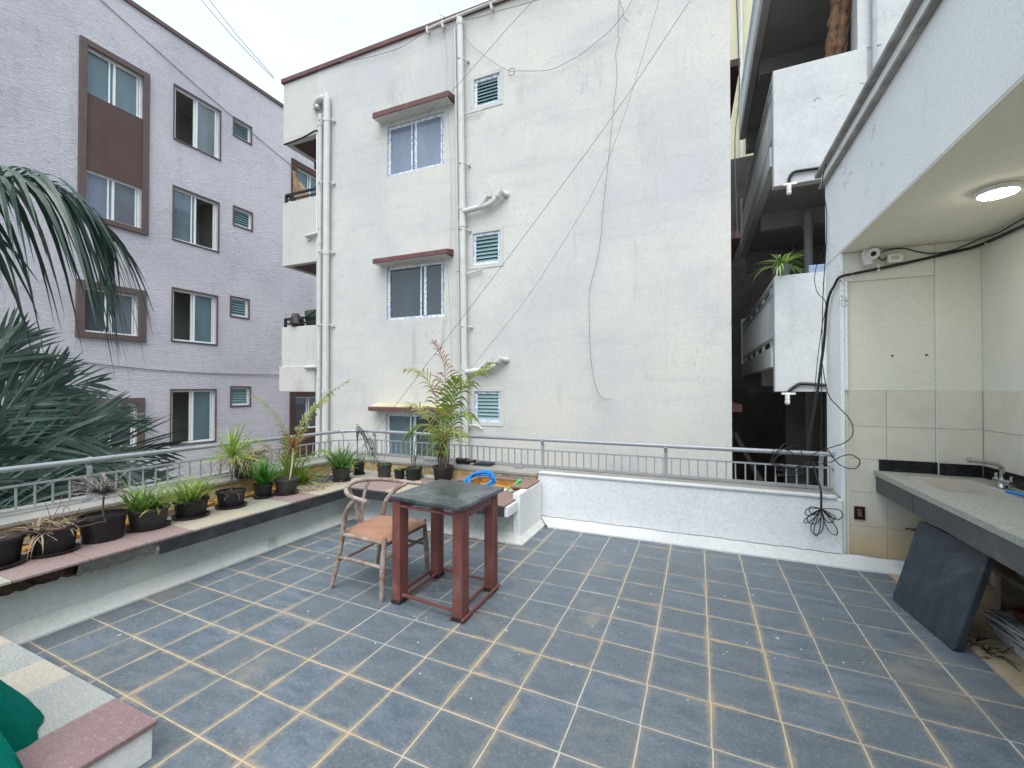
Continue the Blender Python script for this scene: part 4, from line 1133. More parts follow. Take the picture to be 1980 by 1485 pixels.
for i in range(46):
    q.leaf((1.50 + U(-.06, .06), 3.35 + U(-.14, .14), 0.01), U(0, 6.28), U(-0.1, 0.5), U(.06, .16), U(0, .8), .008, 3)
o = q.build('bristle_heap', simple('black_bristles', (0.02, 0.016, 0.014), 0.8, var=0.3)); tag(o, 'heap of black bristles on the floor behind the leaning slab', 'debris')
tag(o, kind='stuff')

# socket recess, tap
sb = thing('open_socket_box', 'open black socket box with loose wires in the wall tiles', 'socket', (1.266, 4.55, 0.437))
m = MB(); m.box(1.229, 1.236, 4.533, 4.547, 0.382, 0.493); m.box(1.296, 1.303, 4.533, 4.547, 0.382, 0.493); m.box(1.236, 1.296, 4.533, 4.547, 0.382, 0.389); m.box(1.236, 1.296, 4.533, 4.547, 0.486, 0.493)
m.build('rim', M['foot'], sb)
m = MB(); m.box(1.236, 1.296, 4.5465, 4.5474, 0.389, 0.486); m.build('recess', M['lens'], sb)  # flat dark plate, paints the shaded hollow of the box
m = MB()
for k in range(7):
    m.tube(spline([(1.266 + U(-.02, .02), 4.54, 0.437 + U(-.035, .035)) for _ in range(5)], 4), 0.0022, 5)
m.build('wire', simple('dull_red_wire', (0.2, 0.1, 0.1), 0.5), sb)
tp = MB(); tp.tube([(1.70, 4.55, 0.352), (1.70, 4.49, 0.352)], 0.016, 10); tp.tube([(1.72, 4.49, 0.352), (1.60, 4.485, 0.357)], 0.012, 10); tp.tube([(1.735, 4.49, 0.30), (1.735, 4.49, 0.36), (1.72, 4.49, 0.38)], 0.02, 10); tp.tube([(1.60, 4.485, 0.357), (1.55, 4.483, 0.36)], 0.007, 8)
tag(tp.build('wall_tap', simple('dull_brass', (0.16, 0.13, 0.1), 0.5, metal=0.6, var=0.3), smooth=True, origin=(1.70, 4.5, 0.352)), 'dull old wall tap in the tiles below the sink counter', 'tap')

# CCTV camera, junction box
cc = thing('cctv_camera', 'white dome security camera under the wash area ceiling', 'camera', (1.337, 4.52, 2.6))
m = MB(); m.tube([(1.33, 4.5, 2.66), (1.345, 4.43, 2.625)], [0.04, 0.047], 20); m.lathe(1.325, 4.49, [(0.03, 2.55), (0.034, 2.58), (0.045, 2.62), (0.045, 2.66), (0.03, 2.687)], 20); m.build('housing', M['plastic_white'], cc, smooth=True)
m = MB(); m.tube([(1.344, 4.4305, 2.6255), (1.346, 4.425, 2.623)], [0.022, 0.019], 16); m.build('lens', M['lens'], cc, smooth=True)
m = MB(); m.tube([(1.325, 4.5, 2.56), (1.325, 4.5, 2.535)], [0.022, 0.016], 12); m.build('bracket', M['plastic_clear'], cc, smooth=True)
jb = thing('junction_box', 'small white junction box beside the dome camera', 'box', (1.504, 4.52, 2.586))
m = MB(); m.box(1.452, 1.556, 4.48, 4.519, 2.548, 2.624); m.build('box_body', M['plastic_white'], jb, bevel=0.005)
m = MB(); m.box(1.475, 1.525, 4.4785, 4.4795, 2.572, 2.602); m.build('sticker', simple('grey_sticker', (0.45, 0.46, 0.45), 0.6, var=0.25, scale=80), jb)
m = MB()
for x in (1.46, 1.548):
    for zz in (2.556, 2.616): m.tube([(x, 4.479, zz), (x, 4.4805, zz)], 0.004, 6)
m.build('screw', M['foot'], jb)

def cable(name, label, pts, r, mat='black_cable', cat='cable', n=8, group=None, sp=6):
    m = MB(); m.tube(spline(pts, sp), r, n)
    o = m.build(name, M[mat], smooth=True, origin=pts[0])
    return tag(o, label, cat, group)
th = thing('thick_black_cable', 'thick black cable clipped along the beige wall and dropping past the house corner', 'cable', (1.13, 4.6, 2.47))
m = MB(); m.tube(spline([(2.03, 3.2, 2.585), (2.025, 3.997, 2.607), (2.022, 4.344, 2.617), (1.985, 4.49, 2.613), (1.832, 4.5, 2.585), (1.541, 4.5, 2.534), (1.22, 4.495, 2.487), (1.14, 4.5, 2.474), (1.118, 4.53, 2.45), (1.117, 4.6, 2.42), (1.115, 4.72, 2.38), (1.11, 4.82, 2.27), (1.105, 4.9, 1.95), (1.075, 4.9, 1.7), (1.04, 4.87, 1.45), (1.0, 4.86, 1.2), (0.955, 4.86, 0.87), (0.93, 4.88, 0.72), (0.88, 4.9, 0.66), (0.7, 4.9, 0.65)], 6), 0.0115, 10)
m.build('cable_run', M['black_cable'], th, smooth=True)
for p, ax_ in (((1.215, 4.5, 2.487), 0), ((2.022, 4.4, 2.617), 1)):
    q = MB(); q.tube([(p[0] - 0.006, p[1], p[2]), (p[0] + 0.006, p[1], p[2])] if ax_ == 0 else [(p[0], p[1] - .006, p[2]), (p[0], p[1] + .006, p[2])], 0.0155, 10); q.build('clip', M['plastic_white'], th, smooth=True)
q = MB(); q.box(1.385, 1.405, 4.488, 4.515, 2.49, 2.545); q.build('clip', M['plastic_clear'], th, bevel=0.003)
cable('camera_cable', 'thin black cable looping from the junction box along the ceiling edge', [(2.035, 3.2, 2.64), (2.03, 3.996, 2.657), (2.025, 4.271, 2.649), (2.0, 4.45, 2.66), (1.964, 4.505, 2.646), (1.843, 4.505, 2.602), (1.736, 4.505, 2.601), (1.657, 4.51, 2.626), (1.57, 4.51, 2.664), (1.496, 4.51, 2.668), (1.43, 4.505, 2.655), (1.4, 4.505, 2.627), (1.404, 4.5, 2.6), (1.429, 4.5, 2.581), (1.463, 4.5, 2.609)], 0.005)
cable('hanging_cable', 'thin cable hanging straight down the white house corner', [(1.10, 4.75, 3.6), (1.08, 4.81, 3.43), (1.12, 4.85, 3.2), (1.12, 4.86, 2.9), (1.10, 4.9, 2.4), (1.09, 4.92, 1.8), (1.08, 4.9, 1.2), (1.06, 4.86, 0.7)], 0.004)
cable('hanging_cable', 'thin cable bowing out to the left of the house corner', [(1.12, 4.9, 2.86), (1.09, 5.05, 2.75), (1.08, 5.12, 2.6), (1.09, 5.05, 2.45), (1.12, 4.9, 2.32), (1.10, 4.95, 2.1), (1.07, 5.0, 1.75), (1.02, 4.95, 1.2), (0.97, 4.9, 0.7)], 0.0035)
cable('loop_cable', 'wide black cable loop hanging in front of the wall tiles', [(1.02, 4.6, 1.75), (1.032, 4.47, 1.464), (1.105, 4.47, 1.348), (1.177, 4.48, 1.26), (1.211, 4.49, 1.172), (1.198, 4.48, 1.092), (1.139, 4.47, 1.036), (1.051, 4.47, 0.995), (0.99, 4.55, 0.95), (0.94, 4.7, 0.88)], 0.004)
cable('loop_cable', 'flat black cable loop sticking out past the railing end', [(0.90, 4.6, 0.80), (0.968, 4.5, 0.841), (1.05, 4.47, 0.869), (1.117, 4.47, 0.918), (1.189, 4.48, 0.941), (1.246, 4.49, 0.909), (1.257, 4.49, 0.875), (1.232, 4.48, 0.833), (1.189, 4.48, 0.821), (1.124, 4.47, 0.843), (1.073, 4.47, 0.898), (1.029, 4.47, 0.976)], 0.004)
# coil of spare cable hanging on the railing end
cq = thing('cable_coil', 'tangled coil of spare black cable hanging over the white parapet', 'cable', (0.98, 4.46, 0.6))
m = MB()
m.tube(spline([(0.975, 4.72, 0.82), (0.972, 4.6, 0.72), (0.974, 4.46, 0.62), (0.975, 4.455, 0.458)], 5), 0.008, 8)
rnd = random.Random(5)
ends = [(0.856, 0.41), (0.932, 0.225), (1.122, 0.425), (1.078, 0.255), (1.072, 0.395), (0.882, 0.335), (0.885, 0.44), (0.845, 0.33), (0.92, 0.24), (1.05, 0.36)]
for ex_, ez in ends:
    c0 = Vector((0.975, 4.455, 0.46)); e_ = Vector((ex_, 4.45, ez))
    d_ = e_ - c0; pn = Vector((-d_.z, 0, d_.x)).normalized()
    wdt = 0.012 + 0.035 * rnd.random(); pn = pn * rnd.choice((1, 1, -1))
    m.tube(spline([c0, c0 + d_ * .35 + pn * wdt * .8 + Vector((0, -.02, 0)), c0 + d_ * .8 + pn * wdt + Vector((0, -.02, 0)), e_ + Vector((0, -.01, 0)), c0 + d_ * .8 - pn * wdt * .8, c0 + d_ * .35 - pn * wdt * .5, c0], 7), 0.0038, 6)
m.build('hanging_loops', M['black_cable'], cq, smooth=True)
m = MB()
for k in range(7):
    cx, cz = rnd.uniform(0.72, 0.98), rnd.uniform(0.66, 0.86)
    ra, rb = rnd.uniform(.1, .22), rnd.uniform(.05, .12)
    m.tube([(cx + ra * math.cos(a), 4.66 + .03 * k % .1 + .03 * math.sin(a * 2), max(0.60, cz + rb * math.sin(a) + .03 * math.cos(a * 3 + k))) for a in [i * 2 * PI / 26 for i in range(rnd.randint(18, 26))]], 0.0038, 6)
m.build('railing_loops', M['black_cable'], cq, smooth=True)

# ================================================================== PARAPET AND RAILING
pw = thing('parapet_wall', 'low white rough rendered parapet wall along the back of the terrace', 'wall', (0, 4.6, 0))
m = MB(); m.box(-1.66, 1.139, 4.5, 4.95, -0.35, 0.545); m.build('wall', M['parapet'], pw, bevel=0.008)
m = MB(); m.box(-1.64, 1.10, 4.484, 4.56, 0.546, 0.572); m.build('white_coping', M['cove'], pw, bevel=0.008)
m = MB(); m.box(-1.64, 1.139, 4.562, 4.97, 0.546, 0.566); m.build('grey_coping', M['coping_grey'], pw, bevel=0.006)
def coveskirt(path, outs, name, parent, mat='cove', h=0.075, wd=0.12):
    """path on the wall foot, outs = outward offset directions; rough cement fillet"""
    m = MB(); rg = random.Random(3)
    P = []; O = []
    for i in range(len(path) - 1):
        a, b = Vector(path[i]), Vector(path[i + 1]); oa, ob = Vector(outs[i]), Vector(outs[i + 1])
        n = max(2, int((b - a).length / 0.07))
        for k in range(n):
            P.append(a.lerp(b, k / n)); O.append(oa.lerp(ob, k / n))
    P.append(Vector(path[-1])); O.append(Vector(outs[-1]))
    prof = [(0.0, h + .005), (0.0, h), (0.15, h * .86), (0.5, h * .52), (0.85, h * .25), (1.0, 0.013), (1.02, -0.004)]
    for p, o in zip(P, O):
        jw = 1 + rg.uniform(-.03, .03); jh = 1 + rg.uniform(-.05, .05)
        for f, z in prof:
            m.v.append((p.x + o.x * f * wd * jw, p.y + o.y * f * wd * jw, z * (jh if z > 0.013 else 1)))
    k_ = len(prof)
    for i in range(len(P) - 1):
        for j in range(k_ - 1):
            m.f.append((i * k_ + j, (i + 1) * k_ + j, (i + 1) * k_ + j + 1, i * k_ + j + 1))
    return m.build(name, M[mat], parent, smooth=True)
coveskirt([(-1.62, 4.5, 0), (1.2, 4.5, 0), (1.5, 4.52, 0), (2.0, 4.52, 0)], [(1.0, -1, 0), (0, -1, 0), (0, -1, 0), (0, -1, 0)], 'cove', pw, h=0.08, wd=0.125)

rl = thing('terrace_railing', 'silver painted pipe railing with thin balusters round the terrace', 'railing', (-4.65, 4.75, 0.56))
RX, RY = -4.65, 4.75
hp = [(RX, -1.5, 0.905), (RX, 1.0, 0.905), (RX, 3.0, 0.90), (RX, 4.35, 0.895), (RX + 0.06, 4.58, 0.895), (RX + 0.2, 4.71, 0.895), (RX + 0.42, RY, 0.895), (-3.0, RY, 0.895), (-1.0, RY, 0.90), (1.12, RY, 0.90)]
m = MB(); m.tube(spline(hp, 8), 0.0215, 14); m.build('handrail', M['rail'], rl, smooth=True)
m = MB()
for y in (1.84, ): m.tube([(RX, y - 0.012, 0.905), (RX, y + 0.012, 0.905)], 0.027, 14)
for x in (-1.68, -0.31, 1.04): m.tube([(x - 0.012, RY, 0.9), (x + 0.012, RY, 0.9)], 0.026, 14)
m.build('rail_collar', M['rail'], rl, smooth=True)
m = MB(); m.tube([(1.12, RY, 0.90), (1.139, RY, 0.90)], 0.024, 12); m.build('wall_flange', M['rail'], rl, smooth=True)
m = MB()
m.beam((RX, -1.5, 0.775), (RX, 4.45, 0.775), 0.022, 0.014); m.beam((RX, 4.45, 0.775), (RX + 0.36, RY, 0.775), 0.022, 0.014); m.beam((RX + 0.36, RY, 0.775), (1.13, RY, 0.775), 0.022, 0.014)
m.build('mid_rail', M['rail'], rl)
m = MB()
m.beam((RX, -1.5, 0.59), (RX, 4.45, 0.59), 0.022, 0.014); m.beam((RX, 4.45, 0.59), (RX + 0.36, RY, 0.59), 0.022, 0.014); m.beam((RX + 0.36, RY, 0.59), (1.13, RY, 0.59), 0.022, 0.014)
m.build('bottom_rail', M['rail'], rl)
bq = MB(); bq.box(-0.0055, 0.0055, -0.0055, 0.0055, 0.0, 0.172); bme = bq.mesh('baluster'); bme.materials.append(M['rail'])
y = 0.44
while y < 4.42:
    if abs(y - 1.84) > 0.03: piece('baluster', bme, rl, (RX, y, 0.597), (U(-.02, .02), U(-.02, .02), 0))
    y += 0.0985
for i in range(4):
    f = (i + 0.5) / 4
    piece('baluster', bme, rl, (RX + 0.36 * f, 4.45 + 0.3 * f, 0.597), (0, 0, 0.7))
x = RX + 0.4
while x < 1.12:
    if min(abs(x - q) for q in (-4.2, -2.98, -1.68, -0.31, 1.04)) > 0.025: piece('baluster', bme, rl, (x, RY, 0.597), (U(-.02, .02), U(-.02, .02), 0))
    x += 0.085
def post(x, y, nx, ny):
    m = MB()
    m.beam((x, y, 0.56), (x, y, 0.84), 0.034 if nx else 0.034, 0.012, (nx, ny, 0))
    m.beam((x, y, 0.83), (x - nx * 0.035, y - ny * 0.035, 0.89), 0.034, 0.012, (nx, ny, 0))
    m.beam((x, y, 0.56), (x, y, 0.57), 0.07, 0.06, (nx, ny, 0))
    m.build('post', M['rail'], rl)
for y in (-0.5, 1.84, 3.2): post(RX, y, 1, 0)
post(RX + 0.05, 4.56, 0.7, 0.7)
for x in (-4.2, -2.98, -1.68, -0.31, 1.04): post(x, RY, 0, 1)
# ================================================================== PLANTER BENCH (left and back)
be = thing('planter_bench', 'long low planter bench with stone slab top and black granite edging along the railing', 'bench', (-3.9, 3.0, 0))
BX = -3.55
m = MB(); m.prism([(-3.73, -1.5), (-3.73, 3.86), (-1.682, 3.86), (-1.682, 4.44), (-4.1, 4.44), (-4.1, -1.5)], -0.02, 0.36)
m.build('bench_wall', M['bench_wall'], be)
coveskirt([(-3.735, 0.2, 0), (-3.735, 3.865, 0), (-1.635, 3.865, 0), (-1.635, 4.5, 0)], [(1, 0, 0), (1, -1, 0), (1, -1, 0), (1, -0.3, 0)], 'cove', be, mat='bench_wall', h=0.09, wd=0.095)
m = MB(); m.prism([(-3.57, 3.62), (-1.66, 3.62), (-1.66, 4.12), (-2.47, 4.12), (-2.47, 4.44), (-4.12, 4.44), (-4.12, -1.5), (-3.70, -1.5), (-3.70, 1.799), (-3.57, 1.799)], 0.361, 0.397)
m.build('slab_bed', M['coping_grey'], be)
def topslab(x0, x1, y0, y1, mat, z=0.398, t=0.017):
    m = MB(); m.box(x0 + .002, x1 - .002, y0 + .002, y1 - .002, z, z + t + U(-.0015, .0015))
    m.build('stone_slab', M[mat], be, bevel=0.003, bseg=1)
ys = [-1.5, -0.6, 0.3, 0.72, 1.08, 1.42, 1.72, 2.02, 2.52, 2.88, 3.2, 3.62]
cols = ['bench_red', 'bench_buff', 'bench_greygreen', 'bench_greygreen', 'bench_red', 'bench_red', 'bench_red', 'bench_buff', 'bench_greygreen', 'bench_red', 'bench_buff']
for (a, b), c in zip(zip(ys, ys[1:]), cols):
    if b < 2.1 and a > 0.9:
        topslab(-3.86, BX, a, b, c); topslab(-4.1, -3.86, a + .1, b + .1, 'bench_red' if c == 'bench_red' else c)
    else: topslab(-4.1, BX, a, b, c)
for x0, x1, y0, y1, c in ((-4.1, -3.55, 3.62, 4.02, 'bench_buff'), (-4.1, -3.5, 4.02, 4.44, 'bench_greygreen'), (-3.55, -3.05, 3.60, 4.02, 'bench_red'), (-3.5, -3.0, 4.02, 4.44, 'bench_buff'), (-3.05, -2.45, 3.60, 4.02, 'bench_buff'), (-3.0, -2.45, 4.02, 4.44, 'bench_red'), (-2.45, -1.645, 3.60, 4.12, 'brown_stone')):
    topslab(x0, x1, y0, y1, c)
for y0, y1 in ((1.8, 2.7), (2.703, 3.6)):
    m = MB(); m.box(BX - 0.018, BX, y0, y1, 0.305, 0.397); m.build('granite_strip', M['granite_black'], be, bevel=0.002, bseg=1)
for x0, x1 in ((-3.548, -2.6), (-2.597, -1.66)):
    m = MB(); m.box(x0, x1, 3.6, 3.618, 0.305, 0.397); m.build('granite_strip', M['granite_black'], be, bevel=0.002, bseg=1)
m = MB(); m.box(-3.72, BX - 0.02, 1.8, 3.6, 0.33, 0.36); m.build('soffit', M['bench_wall'], be)
# where the edging has fallen off: ragged mortar then rotten brick
rg = random.Random(11)
def ragged(name, y0, y1, mat, xa, amp, zlo):
    m = MB(); n = int((y1 - y0) / 0.025)
    rowz = [0.396, 0.37, 0.345, 0.325, zlo]
    g_ = [[(xa + rg.uniform(-amp, amp) - 0.012 * j, y0 + (y1 - y0) * i / n, z + (rg.uniform(-.012, .012) if j == 4 else 0)) for j, z in enumerate(rowz)] for i in range(n + 1)]
    for i in range(n):
        for j in range(4): m.quad(g_[i][j], g_[i + 1][j], g_[i + 1][j + 1], g_[i][j + 1])
    for i in range(n): m.quad(g_[i][4], g_[i + 1][4], (-3.74, g_[i + 1][4][1], 0.33), (-3.74, g_[i][4][1], 0.33))
    m.build(name, mat, be, merge=True)
ragged('broken_mortar', 1.37, 1.798, M['concrete_broken'], -3.575, 0.008, 0.305)
ragged('rotten_brick', -1.5, 1.37, M['rotten'], -3.615, 0.02, 0.31)
# soil trough and stained back wall with the grey ledge on it
m = MB(); m.box(-4.44, -4.125, -1.5, 4.44, 0.2, 0.385); tm_ = m.build('soil_bed', M['rotten'], be)
bm_ = MB(); bm_.box(-0.055, 0.055, -0.11, 0.11, 0, 0.07); bme_ = bm_.mesh('brick', bevel=0.008, bseg=2); bme_.materials.append(M['orange_soil'])
y = 0.9
while y < 4.2:
    if rg.random() < 0.72: piece('brick', bme_, be, (-4.2 + rg.uniform(-.03, .02), y, 0.36 + rg.uniform(-.01, .012)), (rg.uniform(-.1, .1), rg.uniform(-.1, .1), rg.uniform(-.15, .15)))
    y += 0.255
lw = thing('ledge_wall', 'stained yellow ledge wall with a grey cement top under the railing', 'wall', (-4.6, 3, 0))
m = MB(); m.prism([(-4.44, -1.5), (-4.44, 4.445), (-1.665, 4.445), (-1.665, 4.94), (-4.94, 4.94), (-4.94, -1.5)], -0.35, 0.525); m.build('wall', M['yellow_wall'], lw)
m = MB(); m.box(-4.96, -4.415, -1.5, 4.43, 0.526, 0.56); m.box(-4.96, -1.645, 4.432, 4.97, 0.526, 0.56); m.build('coping', M['coping_grey'], lw, bevel=0.006)
m = MB()
for i in range(70):
    x = rg.uniform(-2.4, -1.7); m.box(x - .03, x + .03, 4.425 + rg.uniform(0, .012), 4.45, 0.44 + rg.uniform(-.03, .05), 0.47 + rg.uniform(0, .05))
m.build('flaking_render', M['concrete_broken'], lw)
# raised planter box at the back right
pb = thing('planter_box', 'white walled planter box with brown stone rim at the bench end', 'planter', (-2.0, 4.2, 0))
m = MB(); m.box(-1.68, -1.6, 3.857, 4.47, -0.02, 0.468); m.box(-1.69, -1.625, 3.621, 3.855, 0.30, 0.396); m.box(-2.5, -1.68, 4.121, 4.16, 0.36, 0.43)
m.build('planter_wall', M['parapet'], pb, bevel=0.006)
m = MB(); m.box(-1.8, -1.605, 4.06, 4.44, 0.469, 0.49); m.box(-2.5, -1.8, 4.36, 4.44, 0.469, 0.49); m.box(-2.5, -2.3, 4.13, 4.36, 0.469, 0.49); m.build('stone_rim', M['brown_stone'], pb, bevel=0.004, bseg=1)
m = MB(); m.box(-2.5, -2.3, 4.16, 4.36, 0.36, 0.469); m.box(-2.5, -1.8, 4.365, 4.43, 0.36, 0.469); m.box(-1.8, -1.681, 4.125, 4.43, 0.398, 0.469); m.build('inner_wall', M['orange_soil'], pb)
m = MB(); n = 14
g_ = [[(-2.3 + 0.5 * i / n, 4.13 + 0.235 * j / 6, 0.395 + rg.uniform(-.008, .012) + 0.02 * j / 6) for j in range(7)] for i in range(n + 1)]
for i in range(n):
    for j in range(6): m.quad(g_[i][j], g_[i + 1][j], g_[i + 1][j + 1], g_[i][j + 1])
m.build('soil', M['orange_soil'], pb, merge=True)

hs_ = MB()
for k in range(4):
    r_ = 0.165 + 0.012 * (k % 2); zz = 0.49 + 0.014 * k
    hs_.tube([(-2.13 + (r_ - .014 * k + .01 * math.sin(a * 2 + k)) * math.cos(a) + .008 * k, 4.0 + 0.7 * r_ * math.sin(a), zz + 0.02 + 0.055 * math.sin(a)) for a in [i * 2 * PI / 32 for i in range(32)]], 0.013, 10)
tag(hs_.build('hose_coil', M['hose_blue'], smooth=True, origin=(-2.05, 4.06, 0.5)), 'coiled blue garden hose on the planter box behind the table', 'hose')
q = MB(); q.tube([(-1.86, 4.1, 0.43), (-1.8, 4.16, 0.475), (-1.76, 4.21, 0.51)], [0.006, 0.012, 0.016], 10); q.tube([(-1.76, 4.21, 0.51), (-1.745, 4.225, 0.52)], 0.018, 10)
tag(q.build('hose_nozzle', M['green_plastic'], smooth=True, origin=(-1.8, 4.16, 0.44)), 'bright green hose nozzle sticking out of the planter box', 'nozzle')

# ================================================================== GRANITE PLINTH AND GREEN NET, near left
pn = thing('granite_plinth', 'low plinth topped with granite strips in the near left corner', 'plinth', (-2.8, 0.7, 0))
m = MB(); m.box(-3.72, -2.035, 0.1, 1.012, -0.004, 0.128); m.build('plinth_wall', M['parapet'], pn, bevel=0.006)
for x0, x1, c in ((-2.33, -2.022, 'granite_red'), (-2.71, -2.333, 'granite_grey'), (-2.995, -2.713, 'granite_beige'), (-3.36, -2.998, 'granite_grey'), (-3.72, -3.363, 'granite_beige')):
    m = MB(); m.box(x0, x1, 0.1, 1.022, 0.1285, 0.152); m.build('granite_strip', M[c], pn, bevel=0.003, bseg=1)

net = MB()
rows_ = []
ny, nx = 36, 150
rgn = random.Random(21)
ph = [rgn.uniform(0, 6) for _ in range(8)]
for i in range(ny + 1):
    f = i / ny                       # 0 top .. 1 foot
    row = []
    for k in range(nx + 1):
        a = 2 * PI * k / nx
        r0 = 0.17 + 0.43 * f ** 1.1
        fold = 1 + (0.05 + 0.10 * f) * math.sin(a * 9 + ph[0] + 1.5 * f) + 0.05 * math.sin(a * 17 + ph[1] + 4 * f) + 0.02 * math.sin(a * 29 + f * 7)
        r_ = r0 * fold
        zz = 0.155 + 0.64 * (1 - f) ** 0.8 + 0.012 * math.sin(a * 5 + f * 9 + ph[2])
        row.append((-2.60 + r_ * 1.0 * math.cos(a) , 0.36 + r_ * 0.72 * math.sin(a), zz))
    rows_.append(row)
for i in range(ny):
    for k in range(nx): net.quad(rows_[i][k], rows_[i][k + 1], rows_[i + 1][k + 1], rows_[i + 1][k])
net.quad(*[p for p in rows_[0][:-1]])
tag(net.build('shade_net', M['netting'], smooth=True, merge=True, origin=(-2.52, 0.38, 0.15)), 'turquoise green shade net draped over the near left plinth', 'net')

# ================================================================== TABLE
tb = thing('table', 'small tall table with dark stone top on red oxide metal legs', 'table', (-1.68, 2.64, 0))
m = MB()
pts = []
for (cx, cy), a0 in (((-1.985 + .03, 2.385 + .03), 180), ((-1.37 - .03, 2.33 + .03), 270), ((-1.345 - .03, 2.95 - .03), 0), ((-1.965 + .03, 3.0 - .03), 90)):
    for i in range(5):
        a = R(a0 + 90 * i / 4); pts.append((cx + .03 * math.cos(a), cy + .03 * math.sin(a)))
m.prism(pts, 0.727, 0.752)
m.build('tabletop', M['tabletop'], tb, bevel=0.004)
for x0, x1, y0, y1 in ((-1.968, -1.90, 2.40, 2.50), (-1.462, -1.39, 2.375, 2.475), (-1.46, -1.385, 2.82, 2.905), (-1.955, -1.885, 2.85, 2.94)):
    m = MB(); m.box(x0, x1, y0, y1, 0.012, 0.726)
    # pressed channel face on the outside of each leg
    lg = m.build('leg', M['red_metal'], tb, bevel=0.006)
    m = MB(); m.box(x0 - .004, x1 + .004, y0 - .004, y1 + .004, 0.0, 0.03); m.build('foot', M['foot'], lg, bevel=0.003, bseg=1)
    m = MB(); m.box(x1 - .0005, x1 + .004, y0 + .045, y0 + .053, 0.03, 0.7); m.build('weld_seam', M['red_metal'], lg)
for x0, x1 in ((-1.455, -1.392), (-1.962, -1.9)):
    m = MB(); m.box(x0, x1, 2.48, 2.845, 0.652, 0.725); m.build('top_beam', M['red_metal'], tb, bevel=0.005)
def rod(p, q, r=0.0085):
    m = MB(); m.beam(p, q, 0.017, 0.017); m.build('rod', M['red_metal'], tb, bevel=0.002, bseg=1)
rod((-1.9, 2.41, 0.685), (-1.462, 2.39, 0.68)); rod((-1.885, 2.92, 0.685), (-1.46, 2.89, 0.68))
rod((-1.895, 2.42, 0.065), (-1.465, 2.392, 0.06)); rod((-1.88, 2.925, 0.05), (-1.455, 2.89, 0.05))
for x, d in ((-1.965, 0), (-1.895, 0), (-1.465, 0), (-1.378, 0)):
    rod((x, 2.43 if x < -1.6 else 2.36, 0.04 if x < -1.6 else 0.022), (x + 0.005, 2.93 if x < -1.6 else 2.9, 0.045 if x < -1.6 else 0.03))

# ================================================================== CHAIR
ch = thing('wishbone_chair', 'weathered wooden wishbone chair with salmon cushion beside the table', 'chair', (-2.3, 2.65, 0))
def cpart(name, pts, r, n=12, sp=6):
    m = MB()
    P = spline(pts, sp) if len(pts) > 2 else [Vector(p) for p in pts]
    if isinstance(r, tuple): rr = [r[0] + (r[1] - r[0]) * min(1, 2 * min(i, len(P) - 1 - i) / (len(P) - 1)) for i in range(len(P))]
    else: rr = r
    m.tube(P, rr, n)
    return m.build(name, M['wood'], ch, smooth=True)
cpart('leg', [(-2.045, 2.385, 0), (-2.042, 2.39, 0.2), (-2.035, 2.405, 0.445)], (0.0155, 0.021))
cpart('leg', [(-2.03, 2.915, 0), (-2.035, 2.91, 0.2), (-2.05, 2.895, 0.445)], (0.0155, 0.021))
cpart('leg', [(-2.53, 2.395, 0), (-2.485, 2.415, 0.2), (-2.45, 2.43, 0.42), (-2.42, 2.42, 0.55), (-2.35, 2.395, 0.64), (-2.27, 2.375, 0.70)], (0.0145, 0.021))
cpart('leg', [(-2.54, 2.91, 0), (-2.5, 2.895, 0.2), (-2.46, 2.88, 0.42), (-2.43, 2.89, 0.55), (-2.36, 2.92, 0.64), (-2.26, 2.945, 0.70)], (0.0145, 0.021))
bow = []
for i in range(13):
    a = R(80 + 200 * i / 12)
    bow.append((-2.235 + 0.295 * math.cos(a), 2.66 - 0.0 + 0.295 * math.sin(a) * 1.0, 0.705 + 0.045 * (0.5 - 0.5 * math.cos(2 * PI * i / 12))))
bow = [(-2.13, 2.985, 0.70)] + bow[1:-1] + [(-2.14, 2.345, 0.70)]
cpart('arm_bow', bow, (0.0155, 0.017), 14)
cpart('wishbone', [(-2.49, 2.64, 0.42), (-2.505, 2.62, 0.55), (-2.515, 2.58, 0.66), (-2.508, 2.54, 0.735)], 0.012)
cpart('wishbone', [(-2.49, 2.67, 0.42), (-2.505, 2.69, 0.55), (-2.515, 2.73, 0.66), (-2.508, 2.77, 0.735)], 0.012)
cpart('seat_rail', [(-2.455, 2.43, 0.405), (-2.04, 2.405, 0.405)], 0.0155); cpart('seat_rail', [(-2.46, 2.88, 0.405), (-2.045, 2.895, 0.405)], 0.0155)
cpart('seat_rail', [(-2.04, 2.405, 0.39), (-2.045, 2.895, 0.39)], 0.0155); cpart('seat_rail', [(-2.455, 2.43, 0.405), (-2.46, 2.88, 0.405)], 0.0155)
cpart('stretcher', [(-2.49, 2.415, 0.235), (-2.27, 2.402, 0.24), (-2.043, 2.392, 0.235)], (0.011, 0.014)); cpart('stretcher', [(-2.5, 2.893, 0.235), (-2.27, 2.9, 0.24), (-2.035, 2.91, 0.235)], (0.011, 0.014))
cpart('stretcher', [(-2.492, 2.415, 0.2), (-2.495, 2.65, 0.2), (-2.5, 2.893, 0.2)], (0.011, 0.014)); cpart('stretcher', [(-2.043, 2.395, 0.29), (-2.04, 2.905, 0.29)], 0.013)
m = MB(); n = 16
def cush(u, v, top):
    x0 = -2.455 + 0.0 * v; x = -2.465 + 0.45 * u; hw = 0.2 + 0.035 * u
    y = 2.652 + hw * (2 * v - 1)
    e = (1 - abs(2 * u - 1) ** 6) * (1 - abs(2 * v - 1) ** 6)
    return (x, y, (0.413 + 0.045 * e ** 0.6) if top else 0.405)
